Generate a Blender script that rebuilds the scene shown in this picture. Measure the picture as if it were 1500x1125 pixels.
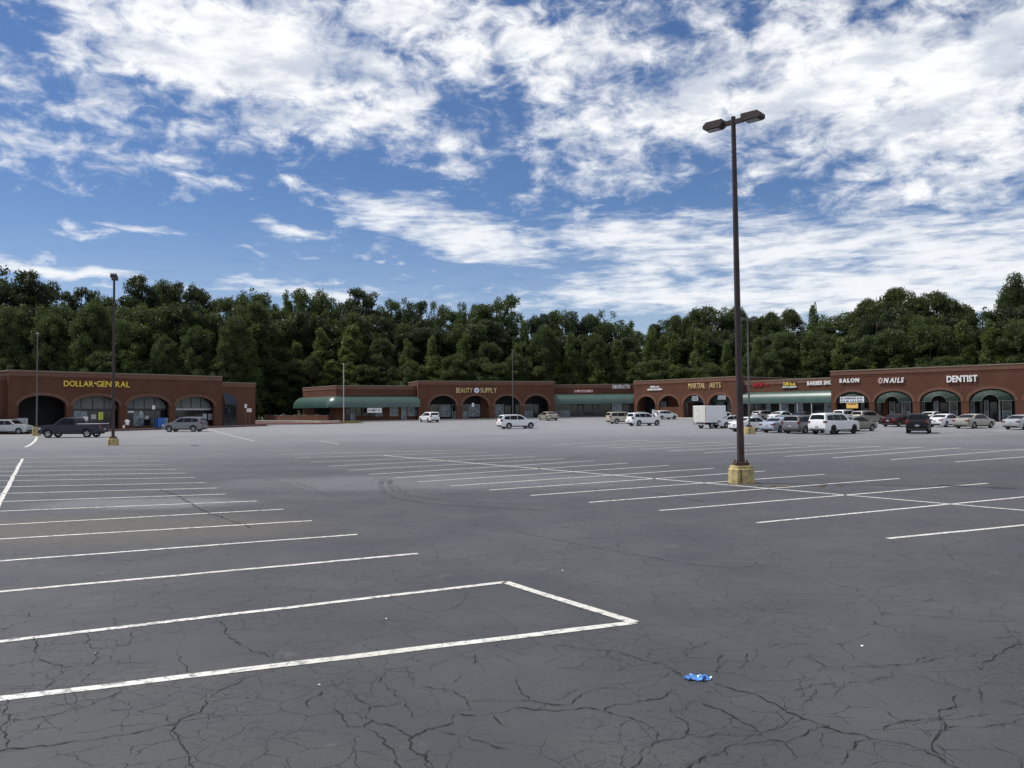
import bpy, bmesh, math, random
import numpy as np
from mathutils import Vector, Matrix
R = math.radians
random.seed(7); RNG = np.random.default_rng(7)
SC = bpy.context.scene; COL = SC.collection
for _o in list(bpy.data.objects): bpy.data.objects.remove(_o)

# ------------------------------------------------------------------ camera
F = 1213.0; EYE = 2.3; YH = 603.0; ROLL = -0.5
cd = bpy.data.cameras.new('camera'); cam = bpy.data.objects.new('camera', cd); COL.objects.link(cam)
cd.sensor_fit = 'HORIZONTAL'; cd.sensor_width = 36; cd.lens = 36 * F / 1500
cd.clip_start = 0.05; cd.clip_end = 5000
PITCH = math.atan((YH - 562.5) / F)
CM = Matrix.Rotation(math.pi / 2 + PITCH, 4, 'X') @ Matrix.Rotation(R(ROLL), 4, 'Z')
cam.matrix_world = Matrix.Translation((0, 0, EYE)) @ CM
SC.camera = cam
SC.render.resolution_x = 1024; SC.render.resolution_y = 768

# ------------------------------------------------------------------ sun, sky
SUN_EL = R(60); SUN_V = Vector((-0.955, 0.297, 0)); SUN_V.normalize()
SUN_AZ = math.atan2(SUN_V.x, SUN_V.y)
sd = bpy.data.lights.new('sun', 'SUN'); sun = bpy.data.objects.new('sun', sd); COL.objects.link(sun)
sd.energy = 4.6; sd.angle = R(0.53); sd.color = (1.0, 0.955, 0.89)
_tv = Vector((SUN_V.x * math.cos(SUN_EL), SUN_V.y * math.cos(SUN_EL), math.sin(SUN_EL)))
sun.rotation_euler = _tv.to_track_quat('Z', 'Y').to_euler(); sun.location = (-40, 30, 80)
SC.view_settings.view_transform = 'Standard'; SC.view_settings.look = 'None'
SC.view_settings.gamma = 1; SC.view_settings.exposure = 0.0; SC.view_settings.use_curve_mapping = False
SC.render.engine = 'CYCLES'

def ray(px, py):
    return (CM.to_3x3() @ Vector((px - 750, 562.5 - py, -F))).normalized()

W = bpy.data.worlds.new('World'); SC.world = W; W.use_nodes = True
nt = W.node_tree; nt.nodes.clear()
class NB:
    def __init__(s, t): s.t = t
    def n(s, typ, **k):
        x = s.t.nodes.new(typ)
        for a, b in k.items(): setattr(x, a, b)
        return x
    def link(s, a, b): s.t.links.new(a, b)
    def sock(s, node, i, v):
        if hasattr(v, 'is_output'): s.link(v, node.inputs[i])
        elif v is not None: node.inputs[i].default_value = v
    def math(s, op, a, b=None, c=None, clamp=False):
        m = s.n('ShaderNodeMath', operation=op, use_clamp=clamp)
        s.sock(m, 0, a); s.sock(m, 1, b); s.sock(m, 2, c); return m.outputs[0]
    def vmath(s, op, a, b=None):
        m = s.n('ShaderNodeVectorMath', operation=op); s.sock(m, 0, a); s.sock(m, 1, b); return m.outputs[0]
    def noise(s, vec, scale, detail=4, rough=.5, dist=0):
        m = s.n('ShaderNodeTexNoise'); s.sock(m, 'Vector', vec); m.inputs['Scale'].default_value = scale
        m.inputs['Detail'].default_value = detail; m.inputs['Roughness'].default_value = rough
        m.inputs['Distortion'].default_value = dist; return m.outputs['Fac']
    def noisec(s, vec, scale, detail=2):
        m = s.n('ShaderNodeTexNoise'); s.sock(m, 'Vector', vec); m.inputs['Scale'].default_value = scale
        m.inputs['Detail'].default_value = detail; return m.outputs['Color']
    def ss(s, x, a, b, lo=0., hi=1.):
        m = s.n('ShaderNodeMapRange', interpolation_type='SMOOTHSTEP'); s.sock(m, 'Value', x)
        m.inputs['From Min'].default_value = a; m.inputs['From Max'].default_value = b
        m.inputs['To Min'].default_value = lo; m.inputs['To Max'].default_value = hi; return m.outputs[0]
    def mix(s, f, a, b, mode='MIX'):
        m = s.n('ShaderNodeMix', data_type='RGBA', blend_type=mode)
        s.sock(m, 0, f); s.sock(m, 6, a); s.sock(m, 7, b); return m.outputs[2]
    def comb(s, x, y, z=0.):
        m = s.n('ShaderNodeCombineXYZ'); s.sock(m, 0, x); s.sock(m, 1, y); s.sock(m, 2, z); return m.outputs[0]
    def sep(s, v):
        m = s.n('ShaderNodeSeparateXYZ'); s.sock(m, 0, v); return m.outputs

b = NB(nt)
gen = b.n('ShaderNodeTexCoord').outputs['Generated']
D = b.vmath('NORMALIZE', gen); dx, dy, dz = b.sep(D)
zp = b.math('ADD', b.math('MAXIMUM', dz, 0.0), 0.045)
P = b.comb(b.math('DIVIDE', dx, zp), b.math('DIVIDE', dy, zp), 0.)
az = b.math('ARCTAN2', dx, dy); el = b.math('ARCSINE', dz)
# slow warp so cloud banks have ragged outlines
w1 = b.noise(b.comb(az, el, 0.3), 7., 3, .6); w2 = b.noise(b.comb(az, el, 5.7), 7., 3, .6)
azw = b.math('ADD', az, b.math('MULTIPLY', b.math('SUBTRACT', w1, .5), .16))
elw = b.math('ADD', el, b.math('MULTIPLY', b.math('SUBTRACT', w2, .5), .075))
AE = b.comb(azw, elw, 0.)
def bank(px, py, rx, ry, amp, tilt=0.0):
    v = ray(px, py); m = b.n('ShaderNodeMapping', vector_type='TEXTURE'); b.link(AE, m.inputs['Vector'])
    m.inputs['Location'].default_value = (math.atan2(v.x, v.y), math.asin(v.z), 0); m.inputs['Rotation'].default_value = (0, 0, R(tilt))
    m.inputs['Scale'].default_value = (rx / F, ry / F, 1)
    ln = b.n('ShaderNodeVectorMath', operation='LENGTH'); b.link(m.outputs[0], ln.inputs[0])
    return b.math('MULTIPLY_ADD', ln.outputs['Value'], -.7 * amp, 1.25 * amp)
puffy = [(360, 65, 215, 92, .78, 0), (560, 170, 190, 42, .5, -8), (620, 40, 210, 80, .55, 0), (830, 90, 180, 95, .5, 0), (110, 150, 130, 28, .33, 8), (700, 150, 150, 60, .4, 0),
         (880, 190, 150, 45, .4, 0), (1020, 210, 190, 60, .45, 0), (1200, 120, 280, 85, .72, 0), (1420, 130, 190, 110, .7, 0), (1450, 250, 90, 40, .5, 15), (1000, 255, 120, 22, .3, 0),
         (60, 215, 150, 30, .42, 0), (180, 225, 110, 16, .3, 0), (1280, 210, 140, 30, .35, 0), (-260, 60, 160, 60, .35, 0), (1700, 120, 200, 120, .6, 0), (470, 275, 42, 10, .42, 0), (320, 180, 45, 12, .4, -12)]
streak = [(560, 315, 52, 26, .6, -12), (690, 345, 150, 30, .62, -14), (900, 350, 210, 26, .55, 0), (1150, 375, 270, 42, .68, 0), (1400, 370, 220, 45, .66, 5), (1000, 432, 260, 28, .64, 0), (1320, 425, 280, 48, .72, 0),
          (420, 333, 58, 7, .55, -3), (205, 328, 50, 6, .5, -3), (400, 370, 56, 4, .5, 0), (25, 372, 45, 5, .42, 0), (100, 395, 170, 9, .62, -3), (430, 420, 160, 14, .55, 0), (1650, 390, 160, 60, .6, 0),
          (620, 430, 90, 5, .3, 0), (850, 300, 50, 12, .25, 0), (560, 372, 10, 4, .4, 0), (600, 405, 60, 8, .28, 0)]
def total(lst, g=1.):
    t = None
    for k in lst:
        q = bank(k[0], k[1], k[2], k[3], k[4] * g, k[5]); t = q if t is None else b.math('MAXIMUM', t, q)
    return t
MP = total(puffy, 1.08); MS = total(streak, 1.05)
# outside the frame the same broken cloud goes on
far = b.ss(dy, .75, .35); up_ = b.ss(dz, .52, .7); outm = b.math('MAXIMUM', far, up_)
genm = b.math('MULTIPLY', b.noise(P, .55, 3, .5), b.math('MULTIPLY', outm, .95))
MP = b.math('MAXIMUM', MP, genm)
nA = b.noise(P, 2.3, 5, .62, .25)
nB = b.noise(b.comb(az, b.math('MULTIPLY', el, 1.7), 3.3), 22.0, 6, .62, .35)
nC = b.noise(b.comb(b.math('MULTIPLY', az, 3.0), b.math('MULTIPLY', el, 17.), .2), 3.1, 5, .62, .5)
nD = b.noise(b.comb(b.math('MULTIPLY', az, 5.0), b.math('MULTIPLY', el, 20.), 4.2), 5.5, 5, .6, .3)
tex = b.math('ADD', b.math('MULTIPLY', nA, .44), b.math('MULTIPLY', nB, .56))
dP = b.math('ADD', MP, b.math('MULTIPLY', b.math('SUBTRACT', tex, .5), 3.1))
dP = b.ss(dP, .10, .82)
tex2 = b.math('ADD', b.math('MULTIPLY', nC, .6), b.math('MULTIPLY', nD, .4))
dS = b.ss(b.math('ADD', MS, b.math('MULTIPLY', b.math('SUBTRACT', tex2, .5), 2.1)), .16, .85)
dS = b.math('MULTIPLY', dS, .86)
# faint veil near the horizon
veil = b.math('MULTIPLY', b.ss(el, .26, .02), .22)
dens = b.math('MAXIMUM', b.math('MAXIMUM', dP, dS), veil)
sky = b.n('ShaderNodeTexSky', sky_type='NISHITA'); sky.sun_disc = False
sky.sun_elevation = SUN_EL; sky.sun_rotation = SUN_AZ; sky.altitude = 300; sky.air_density = 1.0; sky.dust_density = .1; sky.ozone_density = 4.0
SKY_STR = 0.098
hs = b.n('ShaderNodeHueSaturation'); hs.inputs['Saturation'].default_value = 1.04; hs.inputs['Value'].default_value = .80
b.link(sky.outputs[0], hs.inputs['Color'])
shade = b.ss(b.math('ADD', b.noise(P, 3.4, 6, .6), b.math('MULTIPLY', MP, -.12)), .24, .56, 5.4, 9.2)
ccol = b.mix(b.ss(shade, 5.4, 9.2), (6.4, 6.9, 7.9, 1), (10.4, 10.5, 10.6, 1))
skyc = b.mix(dens, b.mix(1.0, hs.outputs[0], (.93, 1.0, 1.16, 1), 'MULTIPLY'), ccol)
bg = b.n('ShaderNodeBackground'); bg.inputs['Strength'].default_value = SKY_STR
b.link(skyc, bg.inputs['Color']); out = b.n('ShaderNodeOutputWorld'); b.link(bg.outputs[0], out.inputs['Surface'])
W.cycles.sampling_method = 'MANUAL'; W.cycles.sample_map_resolution = 512

# ------------------------------------------------------------------ ground profile
def zg(y):
    if y < 55: return 0.0
    if y < 152: return 0.00011 * (y - 55) ** 2
    return 1.035
def at(px, py):
    v = ray(px, py); t = 1.0
    for _ in range(40):
        z = zg(v.y * t); t = t * .3 + .7 * ((z - EYE) / v.z) if v.z < -1e-4 else 200
    return Vector((v.x * t, v.y * t, zg(v.y * t)))
def at_d(px, d):
    v = ray(px, 600); return Vector((v.x / v.y * d, d, zg(d)))
def top_z(px, py, d):
    v = ray(px, py); return EYE + v.z / v.y * d

# ------------------------------------------------------------------ materials
MATS = {}
def mat(name, col=(.5, .5, .5), rough=.6, metal=0., var=.12, vscale=3., bump=0., bscale=40., coat=0., spec=.5, emit=None, vec='Object'):
    if name in MATS: return MATS[name]
    m = bpy.data.materials.new(name); m.use_nodes = True; MATS[name] = m
    k = NB(m.node_tree); p = m.node_tree.nodes['Principled BSDF']
    tc = k.n('ShaderNodeTexCoord').outputs[vec]
    f = k.noise(tc, vscale, 5, .6)
    lo = tuple(c * (1 - var) for c in col) + (1,); hi = tuple(min(1, c * (1 + var)) for c in col) + (1,)
    k.link(k.mix(k.ss(f, .3, .7), lo, hi), p.inputs['Base Color'])
    p.inputs['Roughness'].default_value = rough; p.inputs['Metallic'].default_value = metal
    p.inputs['Coat Weight'].default_value = coat; p.inputs['Coat Roughness'].default_value = .06
    p.inputs['Specular IOR Level'].default_value = spec
    if bump:
        bn = k.n('ShaderNodeBump'); bn.inputs['Strength'].default_value = bump; bn.inputs['Distance'].default_value = .02
        k.link(k.noise(tc, bscale, 5, .6), bn.inputs['Height']); k.link(bn.outputs[0], p.inputs['Normal'])
    return m

def crackfield(k, P, y):
    wa = k.vmath('ADD', P, k.vmath('MULTIPLY', k.noisec(P, 2.2, 4), (.45, .45, 0))); wb = k.vmath('ADD', P, k.vmath('MULTIPLY', k.noisec(P, 8., 3), (.11, .11, 0)))
    def vor(sc, wd, wv):
        v = k.n('ShaderNodeTexVoronoi', feature='DISTANCE_TO_EDGE', voronoi_dimensions='2D'); k.link(wv, v.inputs['Vector'])
        v.inputs['Scale'].default_value = sc; return k.ss(v.outputs['Distance'], wd, wd * .3)
    pA = k.ss(k.noise(P, .35, 3), .42, .54); pB = k.ss(k.noise(k.vmath('ADD', P, (9., 3., 0)), .5, 3), .40, .54); pC = k.ss(k.noise(k.vmath('ADD', P, (3., 19., 0)), .6, 4, .6), .48, .60)
    brk = k.ss(k.noise(P, 3.5, 3), .41, .53); b2 = k.ss(k.noise(P, 9., 2), .42, .56)
    cr = k.math('MAXIMUM', k.math('MULTIPLY', k.math('MULTIPLY', vor(.9, .006, wa), pA), brk), k.math('MULTIPLY', k.math('MULTIPLY', vor(2.8, .012, wb), pB), brk))
    cr = k.math('MAXIMUM', cr, k.math('MULTIPLY', k.math('MULTIPLY', vor(6.0, .021, wb), pC), k.math('MULTIPLY', b2, .95)))
    return k.math('MULTIPLY', cr, k.ss(y, 60., 22., 0.3, 1.))
def asphalt():
    m = bpy.data.materials.new('asphalt'); m.use_nodes = True
    k = NB(m.node_tree); p = m.node_tree.nodes['Principled BSDF']
    P = k.n('ShaderNodeNewGeometry').outputs['Position']
    x, y, z = k.sep(P)
    big = k.noise(P, .055, 4, .55); mid = k.noise(P, .5, 5, .62); fine = k.noise(P, 42, 4, .75); agg = k.noise(P, 190, 2, .6)
    dark = (.028, .0285, .031, 1); lite = (.054, .055, .060, 1)
    c = k.mix(k.ss(k.math('ADD', k.math('MULTIPLY', big, .55), k.math('MULTIPLY', mid, .45)), .40, .60), dark, lite)
    # grazing sky sheen painted into the base colour, lighter further into the lot
    far_sheen = k.ss(k.math('ADD', y, k.math('MULTIPLY', k.math('SUBTRACT', big, .5), 30.)), 18., 110.)
    c = k.mix(k.math('MULTIPLY', far_sheen, .85), c, (.27, .273, .29, 1))
    # drive-lane streaks
    sv = k.vmath('MULTIPLY', P, (.06, .75, 1.)); st = k.noise(sv, 1.0, 5, .6)
    c = k.mix(k.math('MULTIPLY', k.ss(st, .5, .72), .30), c, (.045, .046, .05, 1))
    # brown silt stain by the left bays, pale patch beside it
    def spot(cx, cy, rx, ry, ang=0):
        q = k.vmath('SUBTRACT', P, (cx, cy, 0)); qx, qy, _ = k.sep(q)
        d = k.math('ADD', k.math('POWER', k.math('DIVIDE', qx, rx), 2.), k.math('POWER', k.math('DIVIDE', qy, ry), 2.))
        return k.ss(k.math('ADD', d, k.math('MULTIPLY', k.math('SUBTRACT', mid, .5), 2.2)), 1.2, .1)
    s1 = at(95, 775); s2 = at(210, 737); s3 = at(640, 705); s4 = at(1150, 712)
    c = k.mix(k.math('MULTIPLY', spot(s1.x, s1.y, 6., 2.8), .8), c, (.085, .066, .048, 1))
    c = k.mix(k.math('MULTIPLY', spot(s2.x, s2.y, 3.2, 1.6), .6), c, (.19, .19, .20, 1))
    c = k.mix(k.math('MULTIPLY', spot(s3.x, s3.y, 8., 3.6), .5), c, (.17, .17, .18, 1))
    # aggregate speckle
    c = k.mix(k.math('MULTIPLY', k.ss(agg, .54, .70), .6), c, (.20, .195, .185, 1)); ag2 = k.noise(P, 95, 2, .6); c = k.mix(k.math('MULTIPLY', k.ss(ag2, .55, .68), .55), c, (.15, .147, .142, 1))
    c = k.mix(k.math('MULTIPLY', k.ss(fine, .50, .66), .75), c, (.028, .028, .03, 1))
    # oil drips and blotches scattered through the bays
    ov = k.n('ShaderNodeTexVoronoi', voronoi_dimensions='2D'); k.link(P, ov.inputs['Vector']); ov.inputs['Scale'].default_value = .38; ov.inputs['Randomness'].default_value = 1.
    od = k.ss(k.math('ADD', ov.outputs['Distance'], k.math('MULTIPLY', k.math('SUBTRACT', k.noise(P, 4., 4), .5), .5)), .20, .0)
    c = k.mix(k.math('MULTIPLY', od, k.ss(k.noise(P, .3, 2), .56, .68, 0., .4)), c, (.018, .018, .020, 1))
    pt = k.ss(k.noise(k.vmath('ADD', P, (40., 11., 0)), 1.7, 5, .65), .62, .72, 0., .35); c = k.mix(pt, c, (.12, .118, .115, 1))
    # fine alligator cracks in two sizes, in patches
    cr = crackfield(k, P, y)
    c = k.mix(cr, c, (.011, .011, .012, 1))
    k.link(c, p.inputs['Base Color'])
    k.link(k.ss(mid, .3, .7, .50, .68), p.inputs['Roughness'])
    p.inputs['Specular IOR Level'].default_value = .5
    h = k.math('SUBTRACT', k.math('ADD', k.math('MULTIPLY', fine, .5), k.math('MULTIPLY', agg, .5)), k.math('MULTIPLY', cr, 2.5))
    bn = k.n('ShaderNodeBump'); bn.inputs['Strength'].default_value = .8; bn.inputs['Distance'].default_value = .009
    k.link(h, bn.inputs['Height']); k.link(bn.outputs[0], p.inputs['Normal'])
    return m

def brick(name, c1, c2, mortar):
    m = bpy.data.materials.new(name); m.use_nodes = True; MATS[name] = m
    k = NB(m.node_tree); p = m.node_tree.nodes['Principled BSDF']
    tc = k.n('ShaderNodeTexCoord').outputs['Object']; x, y, z = k.sep(tc)
    v = k.comb(k.math('ADD', x, y), z, 0.)
    br = k.n('ShaderNodeTexBrick'); k.link(v, br.inputs['Vector']); br.inputs['Scale'].default_value = 1
    br.inputs['Brick Width'].default_value = .21; br.inputs['Row Height'].default_value = .075; br.inputs['Mortar Size'].default_value = .008
    br.inputs['Color1'].default_value = c1 + (1,); br.inputs['Color2'].default_value = c2 + (1,); br.inputs['Mortar'].default_value = mortar + (1,)
    n = k.noise(tc, .35, 5, .6); n2 = k.noise(k.vmath('MULTIPLY', tc, (1.5, 1.5, .18)), 1.6, 5, .65)
    c = k.mix(k.ss(n, .35, .65, 0, .45), br.outputs['Color'], tuple(q * .62 for q in c1) + (1,))
    c = k.mix(k.ss(n2, .52, .72, 0, .4), c, (c1[0] * .55, c1[0] * .42, c1[0] * .36, 1))
    k.link(c, p.inputs['Base Color']); p.inputs['Roughness'].default_value = .9; p.inputs['Specular IOR Level'].default_value = .25
    bn = k.n('ShaderNodeBump'); bn.inputs['Strength'].default_value = .4; bn.inputs['Distance'].default_value = .01
    k.link(br.outputs['Fac'], bn.inputs['Height']); bn.invert = True; k.link(bn.outputs[0], p.inputs['Normal'])
    return m

def leafmat(name, dark, lite, trans=.25):
    m = bpy.data.materials.new(name); m.use_nodes = True; MATS[name] = m
    k = NB(m.node_tree); t = m.node_tree; p = t.nodes['Principled BSDF']
    g = k.n('ShaderNodeNewGeometry'); oi = k.n('ShaderNodeObjectInfo').outputs['Random']
    n = k.noise(g.outputs['Position'], .45, 4, .6)
    rl = g.outputs['Random Per Island']
    f = k.math('ADD', k.math('MULTIPLY', k.ss(n, .38, .62), .55), k.math('ADD', k.math('MULTIPLY', oi, .3), k.math('MULTIPLY', rl, .22)))
    c = k.mix(f, dark + (1,), lite + (1,))
    k.link(c, p.inputs['Base Color']); p.inputs['Roughness'].default_value = .55; p.inputs['Specular IOR Level'].default_value = .3
    tr = k.n('ShaderNodeBsdfTranslucent'); k.link(k.mix(.5, c, (.16, .22, .03, 1)), tr.inputs['Color'])
    mx = k.n('ShaderNodeMixShader'); mx.inputs[0].default_value = trans
    k.link(p.outputs[0], mx.inputs[1]); k.link(tr.outputs[0], mx.inputs[2]); k.link(mx.outputs[0], t.nodes['Material Output'].inputs['Surface'])
    return m

def paintline():
    m = bpy.data.materials.new('road_paint'); m.use_nodes = True
    k = NB(m.node_tree); p = m.node_tree.nodes['Principled BSDF']
    P = k.n('ShaderNodeNewGeometry').outputs['Position']
    n = k.noise(P, 9, 6, .7); n2 = k.noise(P, .4, 3); n3 = k.noise(P, 70, 3, .6)
    c = k.mix(k.ss(n2, .35, .65), (.52, .505, .46, 1), (.66, .65, .62, 1))
    worn = k.math('MULTIPLY', k.ss(k.math('ADD', n, k.math('MULTIPLY', n2, .25)), .62, .74), .7)
    c = k.mix(worn, c, (.11, .11, .115, 1)); c = k.mix(k.ss(n3, .58, .72, 0, .45), c, (.2, .2, .2, 1))
    x, y, z = k.sep(P); c = k.mix(k.math('MULTIPLY', crackfield(k, P, y), .8), c, (.04, .04, .04, 1))
    k.link(c, p.inputs['Base Color']); p.inputs['Roughness'].default_value = .75
    return m

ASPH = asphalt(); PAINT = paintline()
BRK = brick('brick_red', (.132, .050, .028), (.104, .039, .024), (.12, .075, .052))
BRKL = brick('brick_trim', (.20, .098, .066), (.15, .070, .047), (.14, .10, .08))
m_cop = mat('coping', (.20, .155, .115), .75, var=.15, vscale=1.2)
m_conc = mat('concrete', (.42, .40, .36), .85, var=.2, bump=.3)
m_walk = mat('walkway', (.30, .28, .26), .85, var=.2, vscale=.8, bump=.3)
m_redk = mat('red_kerb', (.16, .035, .035), .7, var=.3)
m_yel = mat('yellow_base', (.40, .315, .145), .85, var=.35, vscale=5, bump=.5, bscale=12)
m_pole = mat('bronze_pole', (.036, .020, .019), .5, var=.35, vscale=2.5, spec=.5)
m_rust = mat('rusty_plate', (.05, .026, .018), .85, var=.4, vscale=9)
m_gpole = mat('grey_pole', (.11, .105, .10), .5, var=.1)
m_wpole = mat('white_pole', (.45, .45, .44), .4, var=.06)
m_lens = mat('lamp_lens', (.30, .33, .36), .25, var=.05)
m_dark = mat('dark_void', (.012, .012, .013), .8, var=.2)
m_frame = mat('dark_frame', (.03, .028, .03), .45)
m_frw = mat('pale_frame', (.42, .43, .44), .45)
m_glass = mat('shop_glass', (.014, .018, .022), .06, var=.3, vscale=.7, spec=.6)
m_glassl = mat('shop_glass_pale', (.16, .20, .23), .1, var=.6, vscale=1.8)
m_awn = mat('green_awning', (.032, .074, .060), .33, var=.12, vscale=.6, spec=.8)
m_awd = mat('dark_green_awning', (.007, .024, .017), .75, var=.2, vscale=1.)
m_awb = mat('navy_awning', (.018, .032, .05), .6)
m_awr = mat('awning_piping', (.09, .125, .095), .6)
m_stuc = mat('grey_infill', (.15, .17, .16), .7, var=.12)
m_roof = mat('roof_felt', (.12, .11, .10), .9)
m_wht = mat('sign_white', (.80, .80, .80), .4, var=.03)
m_ylw = mat('sign_yellow', (.78, .58, .08), .4, var=.05)
m_gold = mat('sign_gold', (.62, .48, .22), .35, var=.1)
m_red = mat('sign_red', (.34, .02, .02), .4)
m_blk = mat('sign_black', (.015, .015, .015), .5)
m_org = mat('banner_orange', (.75, .48, .12), .6)
m_blu = mat('vivid_blue', (.03, .13, .42), .45)
m_ybr = mat('poster_yellow', (.55, .60, .08), .5)
m_mulch = mat('mulch', (.10, .04, .03), .95, var=.4, vscale=12, bump=.6)
m_bark = mat('bark', (.075, .055, .042), .9, var=.3, vscale=6)
m_soil = mat('soil', (.045, .05, .025), .95, var=.4, vscale=.5)
L_pine = leafmat('pine_leaf', (.008, .016, .009), (.038, .058, .025), .18)
L_broad = leafmat('broad_leaf', (.012, .026, .010), (.074, .104, .038), .30)
L_light = leafmat('light_leaf', (.024, .046, .014), (.135, .180, .055), .36)

# ------------------------------------------------------------------ mesh helpers
def link(name, me, m=None, parent=None, kind=None):
    o = bpy.data.objects.new(name, me); COL.objects.link(o)
    if m is not None and len(me.materials) == 0: me.materials.append(m)
    if parent: o.parent = parent
    if kind: o['kind'] = kind
    return o
def fin(name, bm, m, parent=None, kind=None, smooth=False, bevel=0, seg=2):
    bmesh.ops.recalc_face_normals(bm, faces=bm.faces)
    me = bpy.data.meshes.new(name); bm.to_mesh(me); bm.free()
    if smooth:
        me.polygons.foreach_set('use_smooth', [True] * len(me.polygons)); me.set_sharp_from_angle(angle=R(38))
    o = link(name, me, m, parent, kind)
    if bevel:
        md = o.modifiers.new('b', 'BEVEL'); md.width = bevel; md.segments = seg; md.limit_method = 'ANGLE'; md.angle_limit = R(35)
    return o
def box(bm, x0, x1, y0, y1, z0, z1):
    vs = [bm.verts.new(p) for p in ((x0, y0, z0), (x1, y0, z0), (x1, y1, z0), (x0, y1, z0), (x0, y0, z1), (x1, y0, z1), (x1, y1, z1), (x0, y1, z1))]
    for f in ((0, 3, 2, 1), (4, 5, 6, 7), (0, 1, 5, 4), (1, 2, 6, 5), (2, 3, 7, 6), (3, 0, 4, 7)): bm.faces.new([vs[i] for i in f])
    return vs
def boxo(name, dims, m, parent=None, bevel=0, kind=None):
    bm = bmesh.new(); box(bm, *dims); return fin(name, bm, m, parent, kind, bevel=bevel)
def prism(bm, pts, y0, y1, axis='y'):
    """pts (a,b) extruded; axis y: (a,y,b)"""
    mk = (lambda a, c, y: (a, y, c)) if axis == 'y' else ((lambda a, c, y: (y, a, c)) if axis == 'x' else (lambda a, c, y: (a, c, y)))
    A = [bm.verts.new(mk(a, c, y0)) for a, c in pts]; B = [bm.verts.new(mk(a, c, y1)) for a, c in pts]
    n = len(pts); bm.faces.new(A); bm.faces.new(B[::-1])
    for i in range(n): bm.faces.new((A[i], B[i], B[(i + 1) % n], A[(i + 1) % n]))
def cyl(bm, p0, p1, r0, r1, n=10, cap=True):
    p0 = Vector(p0); p1 = Vector(p1); d = (p1 - p0).normalized()
    a = d.orthogonal().normalized(); c = d.cross(a)
    A = [bm.verts.new(p0 + (a * math.cos(2 * math.pi * i / n) + c * math.sin(2 * math.pi * i / n)) * r0) for i in range(n)]
    B = [bm.verts.new(p1 + (a * math.cos(2 * math.pi * i / n) + c * math.sin(2 * math.pi * i / n)) * r1) for i in range(n)]
    for i in range(n): bm.faces.new((A[i], A[(i + 1) % n], B[(i + 1) % n], B[i]))
    if cap: bm.faces.new(A[::-1]); bm.faces.new(B)
def thing(name, label, cat, loc=(0, 0, 0), rotz=0., group=None):
    o = bpy.data.objects.new(name, None); COL.objects.link(o); o.location = loc; o.rotation_euler = (0, 0, rotz)
    o.empty_display_size = .2; o['label'] = label; o['category'] = cat
    if group: o['group'] = group
    return o
def tag(o, label, cat, group=None):
    o['label'] = label; o['category'] = cat
    if group: o['group'] = group
    return o

# ------------------------------------------------------------------ ground sheets
def sheet(name, xs, ys, m, dz=0., kind='structure'):
    bm = bmesh.new(); g = [[bm.verts.new((x, y, zg(y) + dz)) for x in xs] for y in ys]
    for j in range(len(ys) - 1):
        for i in range(len(xs) - 1): bm.faces.new((g[j][i], g[j][i + 1], g[j + 1][i + 1], g[j + 1][i]))
    return fin(name, bm, m, kind=kind, smooth=True)
ysg = [-60, 0, 30, 55] + list(range(60, 153, 4)) + [152]
sheet('ground', [-2500, -200, 0, 200, 2500], [-2500, -60, 0, 55] + list(range(60, 153, 4)) + [152, 400, 3000], m_soil, -.06)
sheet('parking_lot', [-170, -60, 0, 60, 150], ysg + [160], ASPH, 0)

def ribbon(name, pts, width, m, dz=.004, jit=.0, kind='structure', seg=.6, parent=None, taper=False):
    P = [Vector((p[0], p[1], 0)) for p in pts]; Q = [P[0]]
    for a, c in zip(P, P[1:]):
        n = max(1, int((c - a).length / seg)); 
        for i in range(1, n + 1):
            q = a.lerp(c, i / n); e = (c - a).normalized(); e = Vector((-e.y, e.x, 0))
            if i < n and jit: q += e * random.uniform(-jit, jit)
            Q.append(q)
    bm = bmesh.new(); L = []
    for i, q in enumerate(Q):
        a = Q[max(0, i - 1)]; c = Q[min(len(Q) - 1, i + 1)]; e = (c - a); e.z = 0
        if e.length < 1e-6: e = Vector((1, 0, 0))
        e.normalize(); nn = Vector((-e.y, e.x, 0)); w = width / 2 * (random.uniform(.93, 1.07) if not taper else random.choice((.3, .5, .8, 1., 1.5)) * (1 if 0 < i < len(Q) - 1 else .2))
        L.append((bm.verts.new((q + nn * w) + Vector((0, 0, zg(q.y) + dz))), bm.verts.new((q - nn * w) + Vector((0, 0, zg(q.y) + dz)))))
    for a, c in zip(L, L[1:]): bm.faces.new((a[0], c[0], c[1], a[1]))
    return fin(name, bm, m, parent, kind=kind)
LN = []
def line_px(a, c, w=.115, extend=0.):
    A = at(*a); B = at(*c)
    if extend: A = A + (A - B).normalized() * extend
    LN.append((A, B)); ribbon('parking_line', [A, B], w, PAINT, .004 + .0007 * (len(LN) % 3), jit=.012, seg=.7)
# left rows
for rx, ry, ly in ((930, 912, 1024), (740, 853, 940), (612, 811, 867), (524, 783, 822), (457, 763, 790), (415, 746, 769), (377, 734, 749), (330, 724, 735),
                   (318, 715, 723), (302, 707, 713.5), (287, 699.5, 704.5), (272, 693, 697), (258, 687.5, 690.5), (244, 681, 684), (235, 675, 678), (226, 667.5, 671)):
    line_px((0, ly), (rx, ry), .135 if ry > 900 else .115, 2.2)
line_px((740, 853), (930, 912), .13)
line_px((0, 735), (33, 672), .13, 4.0)
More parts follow.
